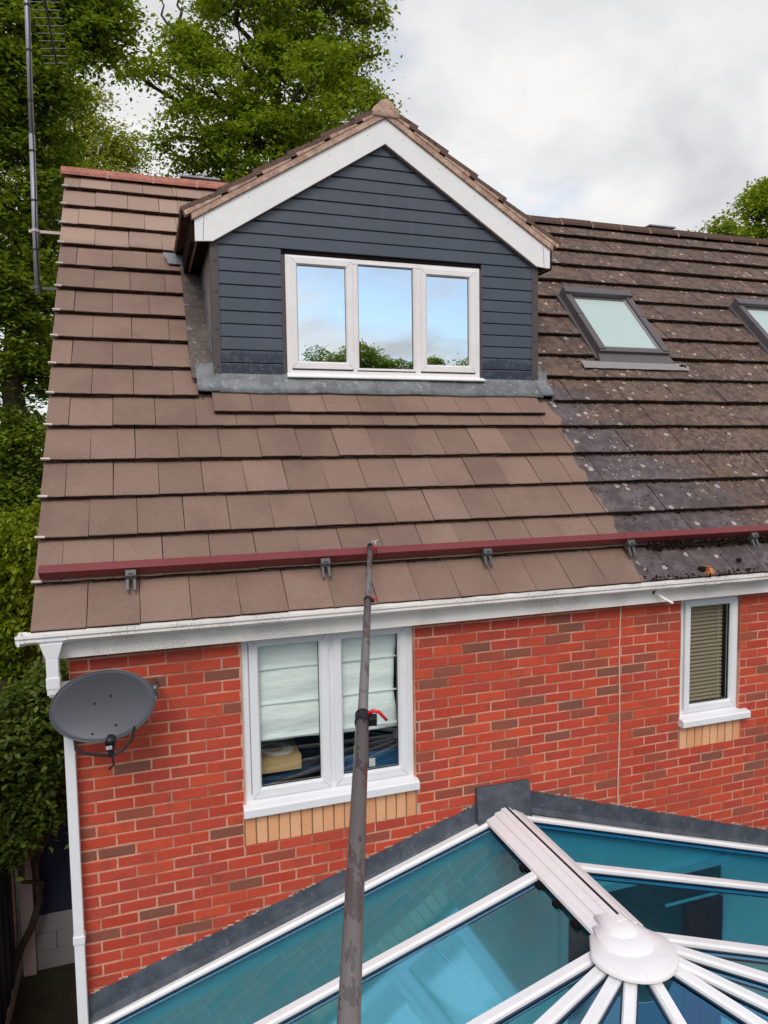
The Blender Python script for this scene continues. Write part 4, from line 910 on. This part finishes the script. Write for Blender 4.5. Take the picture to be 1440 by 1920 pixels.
def disc(cx, cy, r, z0, z1, yb, wb, dome, name, mat):
    n_ = 30; ts = [math.pi+math.pi*i/n_ for i in range(n_+1)]
    O = [(cx-wb, yb), (cx-r*.97, cy+.03)]+[(cx+r*math.cos(t), cy+r*math.sin(t)) for t in ts]+[(cx+r*.97, cy+.03), (cx+wb, yb)]
    b = MB(); m_ = len(O); cen = np.array([cx, cy+.04])
    for lev, (f_, zz_) in enumerate(((1.0, z0), (1.0, z0+.016), (.965, z0+.024), (.55, z1-dome*.3), (.25, z1))):
        for p in O: q = cen+(np.array(p)-cen)*f_; b.v.append((q[0], q[1], zz_))
    for l in range(4):
        for i in range(m_): j = (i+1) % m_; b.f.append((l*m_+i, l*m_+j, (l+1)*m_+j, (l+1)*m_+i))
    b.f.append(tuple(4*m_+i for i in range(m_))); return b.build(name, mat, rd, True)
dk_ = disc(CX-.03, -1.545, .238, -1.366, -1.330, -1.38, .150, .008, 'finial_base', MT['cream']); disc(CX-.02, -1.475, .155, -1.345, -1.304, -1.35, .120, .006, 'finial_step', MT['cream']); disc(CX-.015, -1.43, .092, -1.322, -1.281, -1.30, .080, .004, 'finial_top', MT['cream'])
# lead flashing on the wall
def lead_strip(xa, xb, name, mat, hgt=.150, nseg=12):
    b = MB(); n_ = nseg
    for i in range(n_+1):
        x = xa+(xb-xa)*i/n_; zt = flash_top(x)+random.uniform(-.006, .006); b.v += [(x, .004, zt), (x, -.012, zt-.004), (x, -.018, flash_top(x)-hgt+.03), (x, -.062, flash_top(x)-hgt)]
    for i in range(n_):
        for j in range(3): a = i*4+j; b.f.append((a, a+1, a+5, a+4))
    return cput(b.build(name, mat, con))
for xa, xb in ((.0, 1.43), (1.425, 2.70), (3.10, 4.42), (4.415, 5.75)): lead_strip(xa, xb, 'lead_flashing', MT['lead'])
cput(MB().hexa([(2.675, -.075, -1.40), (3.118, -.075, -1.40), (3.118, -.0, -1.40), (2.675, -.0, -1.40)], [(2.68, -.030, -1.113), (3.112, -.030, -1.113), (3.112, .003, -1.113), (2.68, .003, -1.113)]).build('lead_cap', MT['lead'], con, bevel=.004))
ptl = MB()
for i in range(90):                                                 # torn mortar line along the lead
    x = rng.uniform(.02, 5.7)
    if 2.66 < x < 3.13: continue
    z = flash_top(x)+rng.uniform(.0, .010); ptl.box((x-.012, -.006, z-.003), (x+rng.uniform(.01, .03), .006, z+rng.uniform(.002, .007)))
o = cput(ptl.build('mortar_pointing', MT['undercloak'], con)); o['kind'] = 'stuff'
# walls of the conservatory, floor, inner wall
cput(MB().add([(EXL, -.004, GZ), (EXR, -.004, GZ), (EXR, -.004, zside(EXR)-.02), (CX+.2, -.004, -1.45), (CX-.2, -.004, -1.45), (EXL, -.004, zside(EXL)-.02)], [(0, 1, 2, 3, 4, 5)]).build('inner_wall', MT['plaster'], con))
eave = [np.array([EXL, -.02]), np.array([EXL, -1.475])]+[e_[1] for e_ in ends[1:-1]]+[np.array([EXR, -1.475]), np.array([EXR, -.02])]
eave[1] = ends[0][1] if ends[0][1][0] > EXL else eave[1]
cput(MB().add([(p[0], p[1], GZ+.02) for p in eave], [tuple(range(len(eave)))]).build('floor', MT['floor'], con))
for i in range(len(eave)-1):
    a, c = eave[i], eave[i+1]; za = GT-KS*(np.hypot(*(a-HUB))-.14) if 0 < i < len(eave)-2 else ZE; za = ZE-.02
    d = (c-a)/np.linalg.norm(c-a); nrm2 = np.array([-d[1], d[0]])
    V3 = lambda p, z: np.array([p[0], p[1], z])
    cput(MB().bar(V3(a, GZ), V3(c, GZ), V3(nrm2*.05, 0), (0, 0, .6)).build('dwarf_wall', MT['gable'], con))
    cput(MB().bar(V3(a, GZ+.6), V3(c, GZ+.6), V3(nrm2*.075, 0), (0, 0, .05)).build('window_ledge', MT['white'], con))
    cput(MB().bar(V3(a, za-.10), V3(c, za-.10), V3(nrm2*.045, 0), (0, 0, .10)).build('eaves_beam', MT['white'], con))
    npn = max(1, int(np.linalg.norm(c-a)/.75))
    for j in range(npn+1):
        p = a+(c-a)*j/npn; cput(MB().bar(V3(p-d*.035, GZ+.65), V3(p+d*.035, GZ+.65), V3(nrm2*.034, 0), (0, 0, za-.10-GZ-.65)).build('post', MT['white'], con))
        if j < npn:
            q = a+(c-a)*(j+1)/npn
            cput(MB().bar(V3(p+d*.036, za-.62), V3(q-d*.036, za-.62), V3(nrm2*.03, 0), (0, 0, .05)).build('transom', MT['white'], con))
            cput(MB().add([V3(p, GZ+.65), V3(q, GZ+.65), V3(q, za-.1), V3(p, za-.1)], [(0, 1, 2, 3)]).build('side_pane', MT['glass_side'], con))
# tie rod under the roof with its wall plate
cput(MB().tube([(2.05, -.62, -1.72), (2.35, -1.9, -1.78)], .008, 6).tube([(2.05, -.60, -1.72), (2.05, -.635, -1.72)], .035, 10).build('tie_rod', MT['white'], con))
cput(MB().box((3.45, -.03, GZ+.02), (4.92, -.006, -2.12)).build('reflection_panel', MT['reflectgrey'], con))  # dark sheet added to imitate the brick wall's reflection in the roof glass
cput(MB().ring(3.38, 4.99, GZ+.02, -2.06, .07, -.05, -.006).build('reflection_panel_frame', MT['white'], con))  # white surround added with the dark reflection sheet
cu = thing('curtain', 'dark red curtain hanging inside the conservatory against the house wall', 'curtain', (4.72, -.085, GZ+.05))
cp_ = MB(); nx_ = 40
for i in range(nx_+1):
    u = i/nx_; cp_.v += [(-.19+.38*u, .022*math.sin(u*38), 0), (-.18+.36*u, .018*math.sin(u*38), 2.18+.03*math.sin(u*math.pi))]
for i in range(nx_): cp_.f.append((2*i, 2*i+2, 2*i+3, 2*i+1))
o = cp_.build('curtain_cloth', MT['maroon'], cu, True); md = o.modifiers.new('t', 'SOLIDIFY'); md.thickness = .004
MB().tube([(-.4, 0, 2.22), (.4, 0, 2.22)], .012, 8).build('curtain_rail', MT['white'], cu)

# ------------------------------------------------------------------ television aerial
mb_, mt_ = np.array([-.42, 3.0, 2.885]), np.array([-.372, 3.0, 6.35])
aer = thing('television_aerial', 'tall grey mast with a comb-like television aerial at the gable end', 'aerial', tuple(mb_))
def mz(z): return mb_+(mt_-mb_)*((z-mb_[2])/(mt_[2]-mb_[2]))
into(MB().tube([mb_, mz(4.35)], .026, 14).tube([mz(4.33), mt_], .0235, 14).build('mast', MT['alu'], aer, True), aer)
into(MB().tube([mz(2.98)+np.array([.02, -.022, 0])]+[mz(z)+np.array([.012+.006*math.sin(z*5), -.026, 0]) for z in np.linspace(3.2, 6.2, 14)], .006, 6).build('mast_cable', MT['black'], aer), aer)
for z in (3.30, 3.75, 4.2, 4.65, 5.1, 5.5): into(MB().tube([mz(z-.008), mz(z+.008)], .030, 12).build('cable_tie', MT['black'], aer), aer)
for z in (2.95, 3.475):
    p = mz(z); into(MB().bar(p+np.array([-.06, .03, -.012]), (.0, p[1]+.03, z-.012), (0, .014, 0), (0, 0, .026)).tube([p+np.array([0, 0, -.012]), p+np.array([0, 0, .016])], .033, 12).build('mast_bracket', MT['postwhite'] if z > 3.2 else MT['galv'], aer), aer)
b0, b1 = at(72, -70, 3.05), at(106, 122, 3.55)
into(MB().tube([b0, b1], .009, 6).build('boom', MT['black'], aer), aer)
bd = (b1-b0)/np.linalg.norm(b1-b0); ev = np.array([1., .35, .0]); ev -= bd*(ev@bd); ev /= np.linalg.norm(ev)
for i in range(13):
    p = b0+(b1-b0)*(.06+.92*i/12); hl = .15-.035*i/12
    into(MB().tube([p-ev*hl, p+ev*hl], .003, 5).build('element', MT['alu'], aer), aer)
into(MB().tube([mt_-np.array([0, 0, .15]), b0], .012, 6).build('boom_clamp', MT['alu'], aer), aer)

# ------------------------------------------------------------------ side passage: fence, outbuilding
fence = thing('fence', 'dark navy board fence along the side passage under the laurel', 'fence', (-1.12, 2.2, GZ))
FH = 1.72
for i in range(34):
    y = -.6+i*.14; box_o = MB().box((-.012, y-2.2, .16), (.012+(i % 2)*.012, y-2.2+.134, FH+random.uniform(-.01, .01))).build('board', MT['navyfence'], fence)
MB().box((-.02, -2.8, 0), (.03, 1.98, .15)).build('gravel_board', MT['block'], fence, bevel=.005)
for i in range(3): MB().box((-.06, -2.8+i*2.3, 0), (-.013, -2.7+i*2.3, FH+.05)).build('post', MT['navyfence'], fence)
out = thing('outbuilding', 'navy painted outbuilding with bare grey block base and white corner post', 'outbuilding', (-.5, 4.2, GZ))
MB().box((-.42, 0, .66), (.42, 2.2, 2.35)).build('painted_wall', MT['navywall'], out)
for r_ in range(3):
    for c_ in range(3):
        xa = -.42+c_*.44-(r_ % 2)*.22; xa2 = min(.42, xa+.434); xa = max(-.42, xa)
        if xa2-xa > .03: MB().box((xa, -.004+random.uniform(-.002, .002), r_*.222), (xa2, .12, r_*.222+.216)).build('block', MT['block'], out, bevel=.004)
MB().box((-.419, .02, 0), (.419, 2.19, .659)).build('base_core', MT['block'], out)
MB().box((-.56, -.07, 0), (-.425, .06, 2.6)).build('corner_post', MT['postwhite'], out, bevel=.006)
MB().tube([(-.625, -.16, 0), (-.625, -.16, 1.9)], .034, 12).build('rainwater_pipe', MT['postwhite'], out, True)
for z in (.75, 1.5): MB().tube([(-.625, -.16, z), (-.625, -.16, z+.06)], .040, 12).build('pipe_socket', MT['postwhite'], out, True)
MB().prism([(-.5, -.1, 2.35), (.5, -.1, 2.35), (.5, -.1, 2.43), (-.5, -.1, 2.43)], (0, 2.4, 0)).build('roof', MT['lead'], out)

# ------------------------------------------------------------------ trees and shrubs
def leaf_mesh(name, C, size, mat, parent, droop=.35, asp=.55, fold=.25, flat=.6):
    """C (n,3) leaf centres -> folded leaf blades, 2 triangles each side"""
    n = len(C); a = rng.uniform(0, 2*math.pi, n); dirv = np.stack([np.cos(a), np.sin(a), -droop+rng.normal(0, .35, n)], 1); dirv /= np.linalg.norm(dirv, axis=1, keepdims=True)
    up = rng.normal(0, 1-flat, (n, 3))+np.array([0, 0, 1.]); sd_ = np.cross(dirv, up); sd_ /= np.linalg.norm(sd_, axis=1, keepdims=True)+1e-9; nn_ = np.cross(sd_, dirv)
    s_ = (size*rng.uniform(.6, 1.3, n))[:, None]
    v = np.empty((n, 4, 3)); v[:, 0] = C-dirv*s_*.5; v[:, 2] = C+dirv*s_*.5; v[:, 1] = C+sd_*s_*asp*.5+nn_*s_*fold*.4; v[:, 3] = C-sd_*s_*asp*.5+nn_*s_*fold*.4
    me = bpy.data.meshes.new(name); me.vertices.add(4*n); me.vertices.foreach_set('co', v.ravel().astype(np.float32))
    idx = (np.arange(n)*4)[:, None]; tri = np.concatenate([idx+[0, 1, 2], idx+[0, 2, 3]], 1).ravel()
    me.loops.add(6*n); me.loops.foreach_set('vertex_index', tri.astype(np.int32)); me.polygons.add(2*n)
    me.polygons.foreach_set('loop_start', (np.arange(2*n)*3).astype(np.int32)); me.polygons.foreach_set('loop_total', np.full(2*n, 3, np.int32))
    me.materials.append(mat); me.update(calc_edges=True); me.validate()
    return link(bpy.data.objects.new(name, me), parent)
def wob(a, b, k, amp):
    a, b = np.array(a, float), np.array(b, float); P = [a+(b-a)*t for t in np.linspace(0, 1, k)]; L_ = np.linalg.norm(b-a)
    for p in P[1:-1]: p += rng.normal(0, amp*L_, 3)
    return P
def tree(name, label, base, lobes, ncl, nleaf, size, mat, trunk_r=.28, group=None, crad=.55, flat=.35, twigs=.25, shell=.45, droop=.35, cat='tree', bare=()):
    base = np.array(base, float); t = thing(name, label, cat, tuple(base), group); lob = np.array(lobes, float)
    vol = lob[:, 3]**1.5; vol /= vol.sum(); top = lob[:, :3].mean(0); tb = MB()
    h = lob[:, 2].max()-base[2]; trunk = [base, base+(top-base)*.35+rng.normal(0, .15, 3)*[1, 1, 0], top, top+np.array([0, 0, (lob[:, 2].max()-top[2])*.8])]
    P = []
    for i in range(3): P += wob(trunk[i], trunk[i+1], 5, .02)[:-1]
    P.append(trunk[3]); rr_ = np.linspace(trunk_r, trunk_r*.2, len(P)); tb.tube(np.array(P)-base, list(rr_), 9)
    hubs = []
    for L_ in lob:
        z0 = min(max(base[2]+.3*h, L_[2]-L_[3]*1.2-rng.random()), P[-2][2]); k = int(np.argmin([abs(p[2]-z0) for p in P])); Q_ = wob(P[k], L_[:3], 6, .05); tb.tube(np.array(Q_)-base, list(np.linspace(rr_[k]*.55, .03, 6)), 6); hubs.append((L_, Q_))
    for a_, b_ in bare: tb.tube(np.array(wob(a_, b_, 6, .06))-base, list(np.linspace(.05, .012, 6)), 5)
    C = []
    for i in range(ncl):
        j = rng.choice(len(lob), p=vol); L_ = lob[j]; d = rng.normal(0, 1, 3); d /= np.linalg.norm(d); r = L_[3]*(shell+(1-shell)*rng.random()**.7)*rng.uniform(.85, 1.1); c = L_[:3]+d*r
        n = max(3, int(nleaf*rng.uniform(.5, 1.5))); cr_ = crad*rng.uniform(.6, 1.3); q = rng.normal(0, .5, (n, 3))*np.array([cr_, cr_, cr_*flat]); q[:, 2] -= .35*(q[:, 0]**2+q[:, 1]**2)/cr_
        C.append(c+q)
        if rng.random() < twigs: tb.tube(np.array(wob(hubs[j][1][rng.integers(2, 6)], c, 4, .07))-base, [.03, .02, .014, .006], 4, False)
    tb.build('trunk', MT['bark'], t, True)
    o = leaf_mesh('crown', np.concatenate(C)-base, size, MT[mat], t, droop=droop); return t
def lobes_at(lst, Y, f=1.0): # (px, py, radius in photo px, depth offset)
    out = []
    for px, py, r, dyy in lst:
        c = at(px, py, Y+dyy); d = (c-CAM)@FWD; out.append((*c, r*d/F*f))
    return out
YC = 13.5
tree('broadleaf_tree', 'tall lime green broadleaf tree rising behind the ridge beside the dormer', (3.2, 13.6, GZ),
     lobes_at([(470, 40, 120, 0), (600, 60, 110, .6), (560, 170, 120, -.6), (400, 160, 95, -.3), (380, 265, 85, .5), (480, 280, 100, 0), (610, 265, 85, .8), (665, 150, 62, .2), (690, 40, 48, -.4), (360, 90, 50, .4), (275, 132, 24, -.2), (238, 128, 15, .2), (560, -70, 140, 0), (420, -80, 110, .5), (650, -40, 80, 0), (312, 262, 22, 0), (700, 205, 24, .2), (715, 100, 20, 0), (640, 320, 50, 0), (520, 350, 70, 0)], YC),
     560, 120, .128, 'leaf_lime', .30, crad=.50, twigs=.3, bare=[(at(330, 85, YC), at(298, -10, YC)), (at(345, 60, YC), at(330, -20, YC))])
dtree = tree('dark_tree', 'dense dark green tree standing behind the television mast', (-2.6, 10.6, GZ),
     lobes_at([(40, 60, 95, 0), (110, 40, 75, .3), (175, 60, 52, 0), (30, 200, 95, .5), (90, 130, 60, -.2), (20, 340, 95, 0), (75, 400, 70, .6), (15, 520, 95, .3), (75, 560, 60, .8), (-60, 150, 110, 0), (-60, 450, 120, 0), (30, 660, 80, .4), (75, 700, 45, .8), (-20, -70, 130, 0), (110, -60, 90, 0), (205, 25, 40, .3), (60, 820, 60, 1.0), (10, 800, 70, .6), (80, 270, 50, .4), (20, 910, 80, .8), (75, 900, 50, 1.2), (100, 480, 40, 1.2), (60, 960, 60, 1.0)], 9.5),
     760, 105, .112, 'leaf_dark', .32, crad=.44, twigs=.3)
tree('spring_tree', 'thin yellow-green spring tree between the mast and the lime tree', (-.4, 20, GZ),
     lobes_at([(170, 230, 55, 0), (215, 270, 45, 0), (130, 290, 55, .4), (110, 200, 45, 0), (235, 295, 35, .4), (180, 310, 60, -.4), (150, 170, 30, 0), (80, 330, 80, 1), (120, 420, 80, 1), (60, 520, 80, 1.4), (100, 620, 80, 1)], 19),
     420, 60, .115, 'leaf_gold', .22, crad=.7, twigs=.75, shell=.2)
tree('garden_tree', 'leafy green tree showing above the far end of the mossy ridge', (26, 22, GZ),
     lobes_at([(1428, 378, 30, 0), (1352, 425, 20, 0), (1462, 370, 40, 0), (1398, 445, 26, .5), (1480, 440, 50, 0), (1432, 348, 12, .3)], 20), 150, 80, .19, 'leaf_lime', .3, crad=.85, twigs=.4)
bshrub = tree('bright_shrub', 'bright yellow-green shrub beside the lower left roof verge', (-1.0, 4.9, GZ),
     lobes_at([(40, 1010, 62, 0), (75, 985, 30, .2), (10, 1060, 65, -.2), (60, 1080, 50, .2), (30, 1150, 62, 0), (-40, 1080, 80, 0), (20, 1225, 50, .3)], 4.7), 300, 60, .075, 'leaf_fern', .06, crad=.22, flat=.5, twigs=.2, droop=.8, cat='shrub')
lshrub = tree('laurel_shrub', 'dark glossy laurel shrub hanging over the navy fence by the downpipe', (-1.25, 3.9, GZ),
     lobes_at([(95, 1300, 48, .2), (60, 1330, 55, 0), (105, 1390, 36, .3), (60, 1430, 60, 0), (20, 1400, 60, -.2), (40, 1510, 55, -.2), (75, 1500, 36, .1), (10, 1560, 45, -.3), (-30, 1480, 70, 0), (100, 1265, 26, .3), (118, 1345, 18, .4)], 3.7), 420, 52, .085, 'leaf_laurel', .05, crad=.20, flat=.6, twigs=.2, cat='shrub')
# row of garden trees on the other side of the plot, mirrored in the dormer panes
src = None
for i, (x, y, sc) in enumerate(((6, -50, 1.14), (10.5, -51, 1.10), (15, -50, 1.19), (19, -52, 1.13), (23, -50, 1.10), (27, -51, 1.16), (31.5, -50, 1.12), (36, -51, 1.15))):
    if src is None:
        src = tree('far_garden_tree', 'broad green tree in the row across the garden behind the viewpoint', (0, 0, 0), [(0, 0, 8, 3.2), (2, .5, 7, 2.4), (-2.1, .3, 6.8, 2.5), (.3, -1, 10, 2.2), (1, 1, 5, 2.4), (-1, -.5, 4.6, 2.2)], 240, 170, .22, 'leaf_dark', .35, 'trees across the garden', crad=1.1, twigs=.1)
        src.location = (x, y, GZ); src.scale = (sc,)*3; continue
    sc *= 1.09; c = src.copy(); COL.objects.link(c); c.location = (x, y, GZ); c.scale = (sc,)*3; c.rotation_euler.z = i*1.1
    for k in src.children:
        d = k.copy(); COL.objects.link(d); d.parent = c

def copy_tree(t, loc, rz, label, group):
    c = t.copy(); COL.objects.link(c); c.location = loc; c.rotation_euler.z = rz; c['label'] = label; c['group'] = group
    for k in t.children:
        d = k.copy(); COL.objects.link(d); d.parent = c
for x, y, rz in ((-7.6, 12.5, 2.0), (-11.5, 9.0, 4.1), (-6.2, 17.5, 5.2), (-14, 15, 1.0)):
    copy_tree(dtree, (x, y, GZ), rz, 'tall green tree in the row beyond the side fence', 'trees beyond the side fence')
for i, (x, y, rz) in enumerate(((-2.6, 5.6, 2.2), (-2.4, 2.6, 1.1), (-2.3, .8, 3.9), (-4.0, 4.4, .4), (-4.2, 7.0, 5.0))):
    copy_tree(lshrub if i % 2 else bshrub, (x, y, GZ), rz, 'garden shrub standing beyond the navy side fence', 'shrubs beyond the side fence')

C = np.stack([rng.uniform(-70, 60, 26000), rng.normal(50, 5, 26000), GZ+rng.random(26000)**.8*(7+2.2*np.sin(rng.uniform(0, 60, 26000)))], 1)
C[:, 2] = GZ+(C[:, 2]-GZ)*(.85+.2*np.sin(C[:, 0]*.55)+.12*np.sin(C[:, 0]*1.7))
fw_ = leaf_mesh('far_woodland', C, .75, MT['leaf_dark'], None); fw_['kind'] = 'stuff'; fw_['label'] = 'far band of woodland closing the view behind the gardens'; fw_['category'] = 'woodland'
